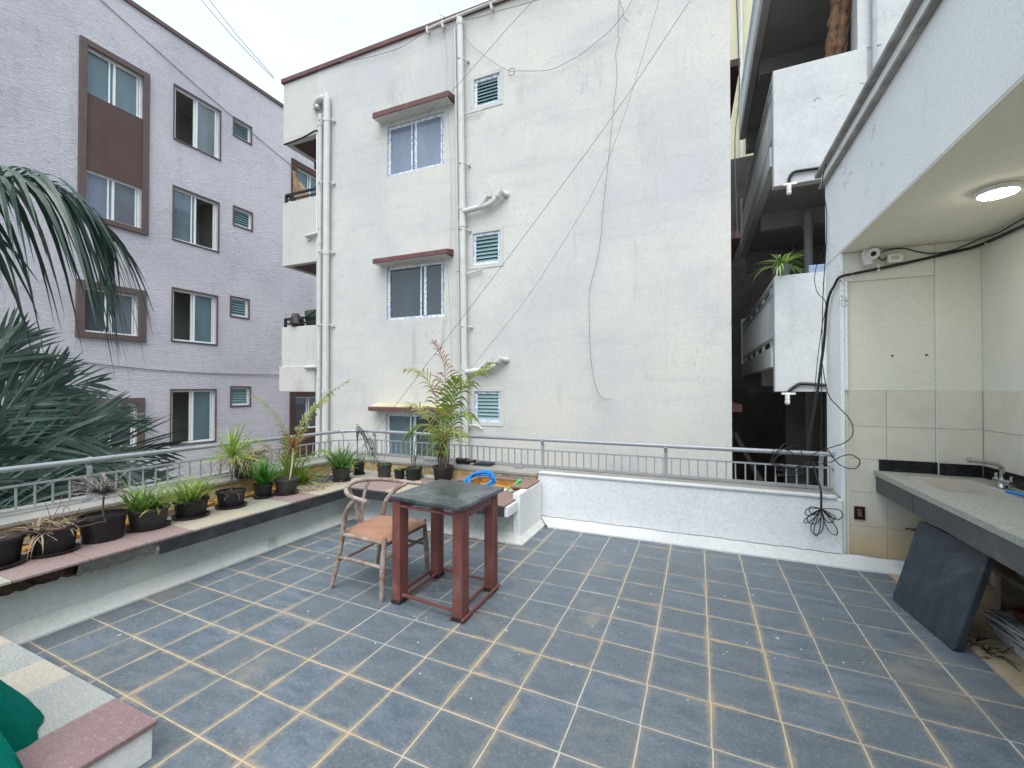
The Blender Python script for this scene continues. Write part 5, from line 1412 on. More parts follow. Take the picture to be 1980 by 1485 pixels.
for t_ in (True, False):
    g_ = [[cush(i / n, j / n, t_) for j in range(n + 1)] for i in range(n + 1)]
    for i in range(n):
        for j in range(n): m.quad(g_[i][j], g_[i + 1][j], g_[i + 1][j + 1], g_[i][j + 1])
    for i in range(n):
        if t_:
            for a, b in ((g_[i][0], g_[i + 1][0]), (g_[i][n], g_[i + 1][n]), (g_[0][i], g_[0][i + 1]), (g_[n][i], g_[n][i + 1])):
                m.quad(a, b, (b[0], b[1], .405), (a[0], a[1], .405))
m.build('seat', M['cushion'], ch, smooth=True, merge=True)

# ================================================================== POTTED PLANTS
BZ = 0.416
def pot(label, x, y, r, h, mat='pot', z=BZ, saucer=True, taper=0.78, sx=1.0, rot=0.0, handles=False, name='potted_plant', tilt=None, group='pots along the planter bench', soilmat='soil'):
    t = thing(name, label, 'potted plant', (x, y, z), group)
    z0 = z + (0.012 if saucer else 0.0)
    m = MB()
    m.lathe(x, y, [(r * taper, z0), (r * taper + .003, z0 + .004), (r * 0.92, z0 + h * 0.86), (r * 0.93, z0 + h * 0.87), (r * 1.0, z0 + h * 0.88), (r * 1.0, z0 + h), (r * 0.93, z0 + h), (r * 0.9, z0 + h * 0.8)], 30, sx, 1.0, rot, True, False)
    if handles:
        for sgn in (-1, 1):
            m.box(x + sgn * r * sx * 1.08 - .03, x + sgn * r * sx * 1.08 + .03, y - .04, y + .04, z0 + h * .9, z0 + h * .98)
    m.build('pot', M[mat], t, smooth=True)
    m = MB(); m.lathe(x, y, [(r * 0.91, z0 + h * 0.87), (r * 0.5, z0 + h * 0.9), (r * 0.02, z0 + h * 0.885)], 24, sx, 1.0, rot, False, True)
    m.v = [(a, b, c + U(-.006, .006)) for a, b, c in m.v]
    m.build('soil', M[soilmat], t, smooth=True)
    if saucer:
        m = MB(); m.lathe(x, y, [(r * .9, z + .001), (r * 1.02, z + .012), (r * 1.06, z + .022), (r * 1.0, z + .022), (r * .95, z + .012)], 30, sx, 1.0, rot)
        m.build('saucer', M['saucer'], t, smooth=True)
    return t, Vector((x, y, z0 + h * 0.88))
def foliage(t, fn, mat, name='foliage'):
    m = MB(); fn(m)
    o = m.build(name, M[mat], t, smooth=True)
    o['kind'] = 'stuff'
    return o
def tuft(c, n, L, wd, el=(0.5, 1.45), droop=(0.4, 1.6), spread=0.05, seg=6):
    def f(m):
        for i in range(n):
            a = U(0, 6.28)
            m.leaf((c.x + U(-spread, spread), c.y + U(-spread, spread), c.z), a, U(*el), U(*L), U(*droop), U(*wd), seg, U(-.5, .5))
    return f
def feathery(c, n, L, rad, wd=0.006, el=(0.6, 1.5), droop=(0.2, 1.0), spread=0.05, k=16, ll=0.05):
    """fern-like fronds: stem with small leaflets"""
    def f(m):
        for i in range(n):
            a = U(0, 6.28); e0 = U(*el); dr = U(*droop); Lg = U(*L)
            p = Vector((c.x + U(-spread, spread), c.y + U(-spread, spread), c.z))
            for j in range(k):
                e = e0 - dr * j / k
                d = Vector((math.cos(a) * math.cos(e), math.sin(a) * math.cos(e), math.sin(e)))
                q = p + d * (Lg / k)
                m.strip([p, q], Vector((-math.sin(a), math.cos(a), 0)), [wd * .5, wd * .5])
                for s_ in (-1, 1):
                    m.leaf(p, a + s_ * U(.7, 1.1), e * 0.6 + U(-.2, .3), ll * (1 - 0.6 * j / k) * U(.7, 1.2), U(0, .6), wd * 1.3, 2)
                p = q
    return f
def twigs(c, n, L, mat, t, name='dead_twigs', up=0.8, r=0.0022, spread=.06):
    m = MB()
    for i in range(n):
        a = U(0, 6.28); e = U(up - .6, up + .5); Lg = U(*L)
        p = Vector((c.x + U(-spread, spread), c.y + U(-spread, spread), c.z)); P = [p]
        for j in range(4):
            e += U(-.35, .25); a += U(-.5, .5)
            p = p + Vector((math.cos(a) * math.cos(e), math.sin(a) * math.cos(e), math.sin(e))) * Lg / 4; P.append(p)
            if U(0, 1) < .6:
                q = p + Vector((U(-1, 1), U(-1, 1), U(-.3, 1))) * Lg * .16
                m.tube([p, q], r * .6, 4, False)
        m.tube(P, r, 5, False)
    o = m.build(name, M[mat], t); o['kind'] = 'stuff'
    return o

# 0: half out of frame on the left
t, c = pot('black pot of limp grass blades, first pot at the left end of the bench', -3.93, 1.10, 0.135, 0.165, saucer=True, sx=1.1, rot=1.2)
foliage(t, tuft(c, 22, (.12, .3), (.004, .008), (.1, .9), (.4, 1.4)), 'straw')
# 1: dead weeds
t, c = pot('black oval pot of dead straw weeds, second pot from the left', -3.90, 1.37, 0.108, 0.165, sx=1.1, rot=1.3)
foliage(t, tuft(c, 80, (.06, .22), (.004, .01), (-.3, 1.1), (.3, 2.2), .1), 'dry_leaf', 'dead_leaves')
twigs(c, 22, (.12, .3), 'twig', t, up=.6, spread=.1)
# 2: brown dry conifer-like sapling
t, c = pot('wide black pot with handles holding a small brown dried sapling', -3.92, 1.63, 0.122, 0.185, saucer=False, sx=1.12, rot=1.25, handles=False)
m = MB(); m.tube(spline([c, c + Vector((.0, .0, .12)), c + Vector((.01, .015, .24))], 4), 0.006, 7); m.build('stem', M['twig'], t, smooth=True)
foliage(t, feathery(c + Vector((.005, .01, .17)), 30, (.15, .26), .2, .008, (.0, 1.0), (.0, .5), .012, 16, .055), 'grey_dry', 'dried_fronds')
# 3: dusty pot, yellowish green fern-like succulents
t, c = pot('dusty grey pot of yellow green bushy grass on a brown saucer', -3.93, 1.91, 0.122, 0.145, mat='pot_dusty', sx=1.1, rot=1.2)
foliage(t, tuft(c + Vector((.0, .03, 0)), 80, (.12, .26), (.008, .015), (.5, 1.5), (.2, 1.2), .07), 'yellowgreen')
foliage(t, tuft(c + Vector((-.02, -.05, 0)), 70, (.16, .3), (.010, .017), (.7, 1.5), (.2, 1.0), .05), 'spider')
foliage(t, feathery(c + Vector((.0, .06, 0)), 26, (.22, .36), .2, .004, (.6, 1.4), (.2, .8), .05, 14, .03), 'midgreen')
# 4
t, c = pot('black pot of tall light green ferny foliage left of the lime dracaena', -3.93, 2.215, 0.122, 0.14, sx=1.05, rot=1.2)
foliage(t, tuft(c, 80, (.16, .32), (.010, .018), (.75, 1.5), (.2, .9), .07), 'yellowgreen')
foliage(t, feathery(c + Vector((0, .04, 0)), 26, (.22, .4), .2, .005, (.5, 1.45), (.2, .8), .08, 18, .045), 'yellowgreen')
foliage(t, tuft(c + Vector((0, -.06, 0)), 40, (.08, .17), (.012, .02), (.2, 1.3), (.2, 1.0), .05), 'spider')
# 5: lime dracaena on a stem
t, c = pot('black pot with a lime dracaena rosette on a thin bare stem', -3.93, 2.55, 0.115, 0.14, sx=1.05, rot=1.2)
m = MB(); m.tube(spline([c - Vector((0, 0, .01)), c + Vector((.0, .005, .15)), c + Vector((.005, .0, .33))], 4), [0.008] * 8 + [0.006], 8); m.build('stem', M['twig'], t, smooth=True)
foliage(t, tuft(c + Vector((.005, 0, .33)), 80, (.22, .38), (.013, .021), (-.25, 1.5), (.0, .6), .008), 'dracaena')
twigs(c, 8, (.1, .2), 'twig', t, up=.2)
# 6: small pot bright fern
t, c = pot('small black pot of bright green fern on a wide saucer', -3.98, 2.90, 0.088, 0.125, rot=0)
foliage(t, feathery(c, 48, (.18, .32), .15, .009, (.6, 1.5), (.0, .5), .035, 20, .034), 'fern')
foliage(t, tuft(c, 26, (.12, .24), (.010, .016), (.7, 1.5), (.1, .7), .03), 'fern')
# 7: pot with red-tinged dracaena on a pale stem
t, c = pot('charcoal pot with a red tinged dracaena on a leaning pale stem', -3.90, 3.10, 0.113, 0.15, mat='pot_dusty')
m = MB(); m.tube(spline([c + Vector((.02, .02, 0)), c + Vector((.03, .04, .16)), c + Vector((.015, .06, .33))], 4), 0.007, 8); m.build('stem', M['stone_white'], t, smooth=True)
foliage(t, tuft(c + Vector((.015, .06, .33)), 40, (.14, .27), (.009, .015), (-.4, 1.45), (.0, .9), .01), 'dracaena_red')
# 8
t, c = pot('dusty pot of dense green strap leaves near the bench corner', -3.86, 3.80, 0.108, 0.14, mat='pot_dusty')
foliage(t, tuft(c, 130, (.2, .38), (.012, .02), (.55, 1.5), (.1, 1.0), .07), 'midgreen')
foliage(t, tuft(c + Vector((-.05, -.03, .05)), 22, (.18, .3), (.010, .014), (.5, 1.5), (.1, .8), .03), 'yellowgreen')
# 9: small pot, dark dead drooping twigs
t, c = pot('small black pot with a drooping dark dead twig plant in the bench corner', -3.93, 4.16, 0.07, 0.125)
m = MB()
for i in range(9):
    a = U(-.6, .5) ; P = [c]; p = c.copy(); e = U(1.2, 1.7)
    base = c + Vector((-.02, 0, .0)); P = [base, base + Vector((-.03, .02, .25)), base + Vector((-.04 + U(-.05, .05), .03, .45 + U(-.05, .05)))]
    q = P[-1]
    for j in range(6):
        q = q + Vector((.045 + U(-.02, .03), U(-.03, .02), -.02 - .018 * j + U(-.02, .02))); P.append(q)
        for _ in range(2): m.tube([q, q + Vector((U(-.05, .06), U(-.05, .05), U(-.08, .03)))], .0016, 4, False)
    m.tube(spline(P, 3), 0.0028, 5)
o = m.build('dead_twigs', M['dark_twig'], t); o['kind'] = 'stuff'
twigs(c, 14, (.1, .2), 'dark_twig', t, up=1.0, spread=.03)
# 10-12: back bench pots
t, c = pot('dusty pot with a thin bare seedling, left of three back bench pots', -3.52, 4.15, 0.092, 0.165, mat='pot_dusty', saucer=False)
foliage(t, tuft(c, 14, (.06, .16), (.008, .014), (.1, .9), (.2, 1.0), .04), 'midgreen')
m = MB(); m.tube(spline([c, c + Vector((.0, 0, .25)), c + Vector((.02, .01, .46))], 4), .0025, 5); m.build('stem', M['areca_stem'], t)
t, c = pot('smallest black pot with a few long leaves, middle of three on the back bench', -3.30, 4.16, 0.066, 0.115, saucer=False)
foliage(t, tuft(c, 8, (.08, .16), (.014, .02), (.0, .8), (.2, .8), .02), 'midgreen')
t, c = pot('black pot with a sparse twiggy herb, right of three pots on the back bench', -3.12, 4.2, 0.105, 0.14, saucer=False)
m = MB()
for i in range(7):
    a = U(0, 6.28); p = c + Vector((U(-.02, .02), U(-.02, .02), 0))
    P = [p, p + Vector((.03 * math.cos(a), .03 * math.sin(a), .12)), p + Vector((.08 * math.cos(a), .08 * math.sin(a), U(.2, .36)))]
    m.tube(spline(P, 4), .003, 5)
m.build('stem', M['twig'], t)
def herb(m):
    for i in range(120):
        a = U(0, 6.28); f = U(.25, 1); p = c + Vector((.08 * f * math.cos(a) + U(-.03, .03), .08 * f * math.sin(a) + U(-.03, .03), .36 * f + U(-.03, .05)))
        m.leaf(p, U(0, 6.28), U(-.2, .9), U(.02, .045), .3, .010, 2)
foliage(t, herb, 'midgreen')
foliage(t, tuft(c, 30, (.03, .07), (.008, .012), (.1, 1.1), (.2, .8), .06), 'fern')
# straw clump on the ledge
t, c = pot('black pot overflowing with dry straw grass on the ledge under the railing', -4.42, 3.02, 0.12, 0.17, z=0.561, saucer=False, group=None)
foliage(t, tuft(c + Vector((0, 0, .04)), 420, (.2, .42), (.005, .010), (.2, 1.4), (1.0, 2.9), .11), 'straw')
twigs(c, 20, (.2, .34), 'grey_dry', t, up=1.0, spread=.06)

# ------------------------------------------------------------------ areca palms with pinnate fronds
def frond(m, rm, pts, n, L, wd, ang=(1.0, 0.6), droop=0.5, lift=0.35, r=0.006, start=0.18, jitter=0.12, seg=4, bothsides=True, flat=None):
    """pinnate leaf: rachis through pts, leaflets both sides"""
    P = spline(pts, 10)
    m_ = len(P)
    rm.tube(P, [r * (1 - 0.75 * i / (m_ - 1)) for i in range(m_)], 6)
    for i in range(n):
        f = start + (1 - start) * i / (n - 1)
        k = min(m_ - 2, int(f * (m_ - 1))); fr_ = f * (m_ - 1) - k
        p = P[k].lerp(P[k + 1], fr_); t_ = (P[k + 1] - P[k]).normalized()
        s0 = flat.copy() if flat is not None else t_.cross(Vector((0, 0, 1)))
        if s0.length < .05: s0 = t_.cross(Vector((0, 1, 0)))
        s0 = (s0 - t_ * s0.dot(t_)).normalized(); u0 = s0.cross(t_).normalized()
        if u0.z < 0: u0 = -u0
        env = math.sin(PI * (0.14 + 0.80 * f)) ** 0.7
        for sg in (-1, 1):
            aa = ang[0] + (ang[1] - ang[0]) * f + U(-jitter, jitter)
            d = (s0 * sg * math.sin(aa) + t_ * math.cos(aa) + u0 * (lift + U(-jitter, jitter))).normalized()
            LL = L * env * U(.88, 1.1); dr = droop * U(.6, 1.4)
            pts2 = []; ws = []
            for q in range(seg + 1):
                g = q / seg
                pts2.append(p + d * LL * g + Vector((0, 0, -1)) * dr * LL * g * g)
                ws.append(wd * (0.45 + 1.1 * g if g < .45 else 1.72 * (1 - g) ** 0.8) + .0015)
            sd = []
            for q in range(seg + 1):
                dd = (pts2[min(q + 1, seg)] - pts2[max(q - 1, 0)]).normalized()
                w_ = dd.cross(u0)
                if w_.length < .05: w_ = dd.cross(s0)
                sd.append(w_.normalized())
            m.strip(pts2, sd, ws)

def palm_thing(t, fronds):
    for (pts, n, L, wd, mat, dr, rm_mat) in fronds:
        rm = MB(); m = MB()
        frond(m, rm, pts, n, L, wd, (1.0, .55), dr, .25, .006, .3)
        rb = rm.build('frond', M[rm_mat], t, smooth=True)
        o = m.build('leaflets', M[mat], rb); o['kind'] = 'stuff'

V = Vector
pt, c = pot('tall areca palm with one reddish frond in a black pot behind the table', -2.80, 4.34, 0.125, 0.16, saucer=False, group=None, name='areca_palm')
b = c
palm_thing(pt, [
    ([b, b + V((-.05, .0, .45)), b + V((-.12, .02, .85)), b + V((-.30, .0, 1.12)), b + V((-.52, -.02, 1.18))], 20, .4, .022, 'areca_pale', .5, 'areca_stem'),
    ([b, b + V((-.02, .02, .5)), b + V((.02, .02, .95)), b + V((.0, .0, 1.25)), b + V((-.12, .0, 1.5))], 24, .32, .014, 'areca_red', .45, 'areca_stem'),
    ([b, b + V((.06, .0, .45)), b + V((.16, .0, .80)), b + V((.36, .0, 1.05)), b + V((.66, -.05, 1.22))], 24, .42, .028, 'areca', .6, 'areca_stem'),
    ([b, b + V((-.07, -.03, .35)), b + V((-.2, -.05, .6)), b + V((-.36, -.05, .74)), b + V((-.44, -.05, .72))], 18, .3, .018, 'areca_pale', .5, 'areca_stem'),
    ([b, b + V((.06, -.03, .3)), b + V((.16, -.06, .52)), b + V((.3, -.08, .66)), b + V((.42, -.1, .64))], 18, .32, .02, 'areca', .7, 'areca_stem'),
    ([b, b + V((-.04, -.05, .3)), b + V((-.14, -.08, .48)), b + V((-.28, -.1, .5)), b + V((-.38, -.1, .42))], 16, .3, .019, 'areca', .7, 'areca_stem'),
    ([b, b + V((.04, -.05, .25)), b + V((.1, -.1, .42)), b + V((.22, -.14, .48)), b + V((.38, -.16, .44))], 16, .28, .018, 'areca_pale', .7, 'areca_stem'),
    ([b, b + V((.02, .02, .35)), b + V((.08, .02, .7)), b + V((.14, .0, .92)), b + V((.2, -.03, 1.05))], 13, .34, .026, 'areca', .4, 'areca_stem'),
])
foliage(pt, tuft(c + Vector((0, 0, .3)), 60, (.2, .42), (.012, .02), (.3, 1.45), (.5, 1.7), .06), 'areca')
foliage(pt, tuft(c + Vector((-.02, -.03, .18)), 50, (.14, .3), (.009, .015), (.4, 1.2), (.8, 2.2), .04), 'yellowgreen')
m = MB()
for i in range(26):
    a = U(0, 6.28); r_ = U(.02, .07)
    m.tube([c + V((r_ * math.cos(a), r_ * math.sin(a), -.01)), c + V((r_ * 1.1 * math.cos(a) + U(-.02, .02), r_ * 1.1 * math.sin(a), U(.15, .4)))], U(.004, .009), 6)
m.build('stem', M['twig'], pt, smooth=True)
def skirt(m):
    for i in range(60):
        m.leaf((c.x + U(-.06, .06), c.y + U(-.06, .06), c.z + U(.1, .3)), U(0, 6.28), U(-1.4, -.4), U(.1, .26), U(0, .4), .008, 3)
foliage(pt, skirt, 'grey_dry', 'dried_leaves')

mp = thing('areca_palm', 'yellow green areca palm growing from the ledge between the dracaenas', 'palm', (-4.22, 3.42, 0.38))
b = Vector((-4.22, 3.42, 0.39))
palm_thing(mp, [
    ([b, b + V((.04, .03, .4)), b + V((.1, .12, .7)), b + V((.22, .22, .98)), b + V((.42, .4, 1.2))], 22, .24, .02, 'areca', .6, 'areca_stem'),
    ([b, b + V((-.03, -.02, .35)), b + V((-.1, -.05, .66)), b + V((-.26, -.12, .92)), b + V((-.42, -.2, 1.04))], 24, .13, .012, 'areca', .5, 'areca_stem'),
    ([b, b + V((.02, .03, .4)), b + V((.05, .08, .66)), b + V((.1, .2, .86)), b + V((.12, .34, .98))], 26, .24, .018, 'areca_pale', .4, 'areca_stem'),
    ([b, b + V((.03, -.03, .25)), b + V((.06, -.08, .42)), b + V((.12, -.15, .56)), b + V((.18, -.22, .62))], 20, .16, .012, 'areca', .6, 'areca_stem'),
    ([b, b + V((-.05, -.1, .3)), b + V((-.1, -.22, .48)), b + V((-.2, -.4, .6)), b + V((-.3, -.55, .62))], 20, .12, .010, 'areca_pale', .6, 'areca_stem'),
    ([b, b + V((.05, .05, .2)), b + V((.14, .12, .34)), b + V((.24, .2, .4)), b + V((.32, .26, .36))], 20, .18, .013, 'areca', .7, 'areca_stem'),
    ([b, b + V((-.02, .05, .35)), b + V((.0, .1, .55)), b + V((.05, .2, .72)), b + V((.08, .26, .8))], 18, .14, .013, 'areca_red', .5, 'areca_stem'),
])
foliage(mp, tuft(b, 170, (.22, .5), (.010, .017), (.35, 1.45), (.2, 1.4), .1), 'areca')
foliage(mp, tuft(b + Vector((.02, -.05, .2)), 40, (.2, .4), (.009, .014), (.7, 1.5), (.2, .9), .04), 'yellowgreen')

# ------------------------------------------------------------------ big palm beyond the railing (left)
bp = thing('palm_tree', 'large blue green palm with drooping fronds beyond the left railing', 'palm tree', (-6.6, 0.9, -6))
m = MB(); P = [(-6.6 + .1 * math.sin(z), 0.9, -6 + 7.0 * z / 10) for z in range(11)]
m.tube(P, [0.22 - .008 * i + (.012 if i % 2 else 0) for i in range(11)], 14); m.build('trunk', M['palm_trunk'], bp, smooth=True)
B0 = Vector((-6.55, 0.95, 0.9))
def bigfrond(pts, n, L, wd, ang, dr, lift, mats, st=.2, sg=5, flat=None):
    rm = MB(); m = MB()
    frond(m, rm, pts, n, L, wd, ang, dr, lift, .022, st, .12, sg, True, flat)
    rb = rm.build('frond', M['palm_rachis'], bp, smooth=True)
    o = m.build('leaflets', M[mats], rb); o['kind'] = 'stuff'
# arching frond with hanging leaflets
bigfrond([B0, (-6.0, 1.05, 2.3), (-5.55, 1.25, 3.0), (-5.35, 1.62, 3.32), (-5.25, 1.86, 3.3), (-5.2, 2.04, 3.15), (-5.2, 2.2, 2.95)], 46, .86, .04, (1.2, .75), 1.5, .1, 'palm_leaf', .3, 7)
bigfrond([B0, (-6.1, 1.0, 2.2), (-5.9, 1.2, 2.9), (-5.7, 1.5, 3.35), (-5.55, 1.72, 3.42), (-5.5, 1.9, 3.3)], 16, .62, .05, (.9, .6), 1.6, .5, 'palm_leaf_pale', .45, 7)
bigfrond([B0, (-6.6, .8, 2.4), (-6.6, 1.0, 3.4), (-6.5, 1.4, 3.8), (-6.4, 1.75, 3.75)], 30, .7, .05, (1.1, .7), 1.2, .2, 'palm_leaf', .35, 6)
# lower fan
low = []
B1 = Vector((-6.35, 1.15, 0.25))
rgp = random.Random(8)
for (ex, ey, ez) in ((-6.0, 2.75, .72), (-6.05, 2.7, .5), (-6.2, 2.45, 1.15), (-6.3, 2.1, 1.55), (-6.4, 1.85, 1.8), (-5.7, 2.5, .35), (-5.5, 2.25, .62), (-5.5, 1.95, .95),
                     (-5.25, 1.85, .3), (-5.1, 1.6, .1), (-6.5, 2.8, .95), (-6.6, 2.45, 1.4), (-5.8, 2.2, .8), (-5.9, 2.35, 1.05), (-5.35, 1.5, .6), (-5.7, 1.7, 1.25),
                     (-6.0, 1.65, 1.6), (-5.3, 2.05, .05), (-5.9, 2.6, .1), (-5.6, 1.5, .9), (-6.1, 2.0, 1.35), (-6.4, 2.3, 1.0), (-6.45, 2.05, 1.25), (-6.3, 2.6, .4), (-5.6, 2.0, .35), (-5.45, 1.75, .55), (-6.0, 1.85, .95), (-5.15, 1.45, -.05), (-5.4, 1.75, -.1)):
    e_ = B1 + (Vector((ex, ey, ez)) - B1) * 1.14; d_ = e_ - B1
    up_ = Vector((0, 0, 1)) * d_.length * rgp.uniform(.06, .16)
    low.append(([B1, B1 + d_ * .35 + up_ * .8, B1 + d_ * .7 + up_, e_], 19, rgp.uniform(.6, .88), rgp.uniform(.028, .04), (.95, .3), rgp.uniform(.02, .14), rgp.uniform(.05, .3), d_.cross(Vector((-.9, rgp.uniform(-.2, .5), rgp.uniform(-.6, .5)))).normalized()))
for i, (p, n, L, wd, an, dr, lf, fl_) in enumerate(low):
    bigfrond(p, n, L, wd, an, dr, lf, 'palm_leaf_pale' if i % 4 == 1 or i in (8, 14) else 'palm_leaf', .15, 5, fl_)

# spider plant on the lower white balcony
sp_ = thing('spider_plant', 'spider plant in a grey pot on the lower white balcony wall', 'potted plant', (1.13, 7.27, 3.152))
m = MB(); m.lathe(1.13, 7.275, [(0.09, 3.152), (0.13, 3.3), (0.12, 3.3), (0.1, 3.28)], 20); m.build('pot', simple('grey_pot', (0.12, 0.12, 0.12), 0.6), sp_, smooth=True)
foliage(sp_, tuft(Vector((1.13, 7.27, 3.29)), 70, (.25, .48), (.014, .024), (.2, 1.45), (.9, 2.2), .04, 8), 'spider')

# ------------------------------------------------------------------ stones, debris on the bench and ledge
def rock(name, label, cat, x, y, z, sx, sy, sz, mat, seed, rot=0.0, grp=None):
    rg_ = random.Random(seed); m = MB()
    pr_ = []
    n = 9
    a0 = [sx * (1 + rg_.uniform(-.18, .18)) for _ in range(n)]
    for zf, sc in ((0, 1.0), (0.7, .98), (1.0, .9)):
        for i in range(n):
            a = 2 * PI * i / n
            xx, yy = a0[i] * sc * math.cos(a), sy / sx * a0[i] * sc * math.sin(a)
            pr_.append((x + xx * math.cos(rot) - yy * math.sin(rot), y + xx * math.sin(rot) + yy * math.cos(rot), z + sz * zf + (rg_.uniform(-.1, .1) * sz if zf else 0)))
    m.v = pr_
    for k in range(2):
        for i in range(n): m.f.append((k * n + i, k * n + (i + 1) % n, (k + 1) * n + (i + 1) % n, (k + 1) * n + i))
    m.f.append(tuple(range(2 * n, 3 * n))); m.f.append(tuple(reversed(range(n))))
    return tag(m.build(name, M[mat], bevel=0.003, bseg=1, origin=(x, y, z)), label, cat, grp)
rock('flat_stone', 'pale flat stone slab lying by the green strap leaf pot', 'stone', -3.62, 3.86, BZ, .13, .10, .022, 'stone_white', 1)
rock('flat_stone', 'grey flat stone leaning behind the three back bench pots', 'stone', -3.28, 4.36, BZ, .16, .06, .035, 'rubble', 2)
rock('flat_stone', 'pale flat stone behind the twiggy herb pot', 'stone', -2.98, 4.36, BZ, .14, .05, .03, 'stone_white', 8)
rock('granite_chunk', 'speckled granite chunk on the back ledge left of the tall areca', 'stone', -3.16, 4.66, .561, .17, .06, .045, 'granite_grey', 3)
for i, (x, y, sx) in enumerate(((-2.42, 4.66, .11), (-2.40, 4.67, .10))):
    m = MB(); z = .5612 + .016 * i; m.box(x - sx, x + sx, y - .07, y + .07, z, z + .0145)
    tag(m.build('loose_tile', M['slab_dark'], bevel=.002, origin=(x, y, z)), ('lower dark loose tile on the back ledge', 'upper dark loose tile of two stacked on the back ledge')[i], 'tile')
m = MB(); m.box(-2.02, -1.9, 4.64, 4.7, .5612, .575); tag(m.build('loose_tile', M['rubble'], bevel=.003, origin=(-1.96, 4.67, .561)), 'small grey tile scrap on the back ledge', 'tile')
m = MB(); m.tube(spline([(-2.78, 4.62, .60), (-2.7, 4.63, .6), (-2.6, 4.64, .6), (-2.55, 4.65, .602)], 4), [.035, .036, .038, .036, .032, .034, .038, .036, .028, .018, .014, .014, .014], 12); m.tube([(-2.55, 4.65, .602), (-2.53, 4.65, .603)], .024, 12)
tag(m.build('dark_bottle', simple('dark_brown_bottle', (0.03, 0.015, 0.013), 0.3), smooth=True, origin=(-2.65, 4.63, .561)), 'dark brown bottle lying on the back ledge beside the palm', 'bottle')
m = MB()
rgd = random.Random(4)
for i in range(150):
    x, y = -4.12 + rgd.uniform(-.12, .22), 3.75 + rgd.gauss(0, .16)
    s_ = rgd.uniform(.012, .05); h = .39 + rgd.uniform(0, .07) * (1 - min(1, abs(y - 3.75) / .4))
    a = rgd.uniform(0, 3)
    m.beam((x - s_ * math.cos(a), y - s_ * math.sin(a), h), (x + s_ * math.cos(a), y + s_ * math.sin(a), h + rgd.uniform(-.015, .02)), rgd.uniform(.01, .04), rgd.uniform(.006, .02))
o = m.build('rubble_heap', M['rubble']); tag(o, 'heap of grey rubble and shredded bark on the bench corner', 'debris', kind='stuff')
m = MB()
for i in range(90):
    m.leaf((-3.78 + rgd.gauss(0, .06), 3.36 + rgd.gauss(0, .13), BZ + .006 + U(0, .012)), U(0, 6.28), U(-.1, .5), U(.04, .1), U(-.3, .6), .010, 3, U(-1, 1))
o = m.build('dry_leaves', M['dry_leaf']); tag(o, 'scatter of curled dry leaves on the bench slabs', 'leaves', kind='stuff')
m = MB()
for i in range(110):
    y = rgd.uniform(1.0, 4.0); x = -4.26 + rgd.gauss(0, .07)
    if rgd.random() < .5: m.leaf((x, y, .40 + U(0, .03)), U(0, 6.28), U(-.2, .7), U(.05, .16), U(-.3, .9), .009, 3, U(-1, 1))
    else: m.tube([(x, y, .40), (x + U(-.08, .08), y + U(-.1, .1), .41 + U(0, .06))], .003, 4)
o = m.build('leaf_litter', M['dry_leaf']); tag(o, 'leaf litter and twigs caught behind the pots', 'leaves', kind='stuff')
m = MB()
for i in range(60):
    x, y = rgd.choice([(U(-1.2, 1.3), U(1.9, 4.2)), (U(-3.2, -1.0), U(1.4, 3.2))]); s_ = U(.002, .005)
    m.box(x - s_, x + s_, y - s_ * .8, y + s_ * .8, .0005, .0025)
o = m.build('floor_flecks', M['cove']); tag(o, 'white paint flecks scattered on the floor tiles', 'flecks', kind='stuff')

# ================================================================== OVERHEAD AND HANGING WIRES
def wire(label, pts, r=.004, frame=True, name='wire', mat='wire', sp=5, grp=None):
    P = [CW(*p) for p in pts] if frame else [Vector(p) for p in pts]
    return cable(name, label, P, r, mat, 'wire', 6, grp, sp)
wire('long straight wire slanting from the top right down to the railing corner', [(1.4, -.6, 9.0), (-.09, -.6, 7.12), (-1.2, -.6, 5.7), (-2.78, -.6, 3.9), (-4.02, -.6, 2.53), (-5.6, -.6, .8), (-6.2, -.6, .15)])
wire('thinner slanting wire crossing the cream wall to the drainpipe foot', [(-.1, -.45, 9.1), (-.53, -.45, 7.4), (-1.3, -.45, 5.09), (-2.2, -.45, 3.66), (-2.84, -.45, 2.83), (-3.9, -.45, 1.68), (-4.19, -.45, 1.36)], .003, sp=3)
wire('loose kinked wire hanging down the middle of the cream wall', [(-1.18, -.05, 8.6), (-1.18, -.06, 7.96), (-1.19, -.06, 7.41), (-1.17, -.06, 7.29), (-1.23, -.06, 7.1), (-1.21, -.06, 6.69), (-1.25, -.06, 6.35), (-1.29, -.06, 5.95), (-1.34, -.06, 5.46), (-1.38, -.06, 5.09), (-1.44, -.06, 4.57), (-1.48, -.06, 4.08), (-1.54, -.06, 3.69), (-1.67, -.06, 3.18), (-1.68, -.06, 2.65), (-1.66, -.06, 2.13), (-1.61, -.06, 1.69), (-1.52, -.06, 1.41), (-1.42, -.06, 1.33), (-1.31, -.06, 1.32)], .004)
wire('short curled wire end at the top of the hanging wire', [(-1.17, -.06, 7.96), (-1.15, -.07, 7.85), (-1.11, -.07, 7.78), (-1.11, -.07, 7.68), (-1.08, -.07, 7.61), (-1.03, -.07, 7.54)], .004)
wire('sagging wire swagged from the drainpipe top across the cream wall', [(-4.09, -.06, 8.28), (-3.92, -.06, 8.04), (-3.75, -.06, 7.86), (-3.46, -.06, 7.58), (-3.16, -.06, 7.34), (-2.99, -.06, 7.29), (-2.69, -.06, 7.2), (-2.43, -.06, 7.14), (-2.24, -.06, 7.14), (-2.02, -.06, 7.19), (-1.81, -.06, 7.24), (-1.6, -.06, 7.35), (-1.36, -.06, 7.47), (-1.19, -.07, 7.6), (-1.11, -.08, 7.67), (-1.04, -.06, 7.77), (-.9, -.06, 8.05), (-.7, -.06, 8.6)], .004)
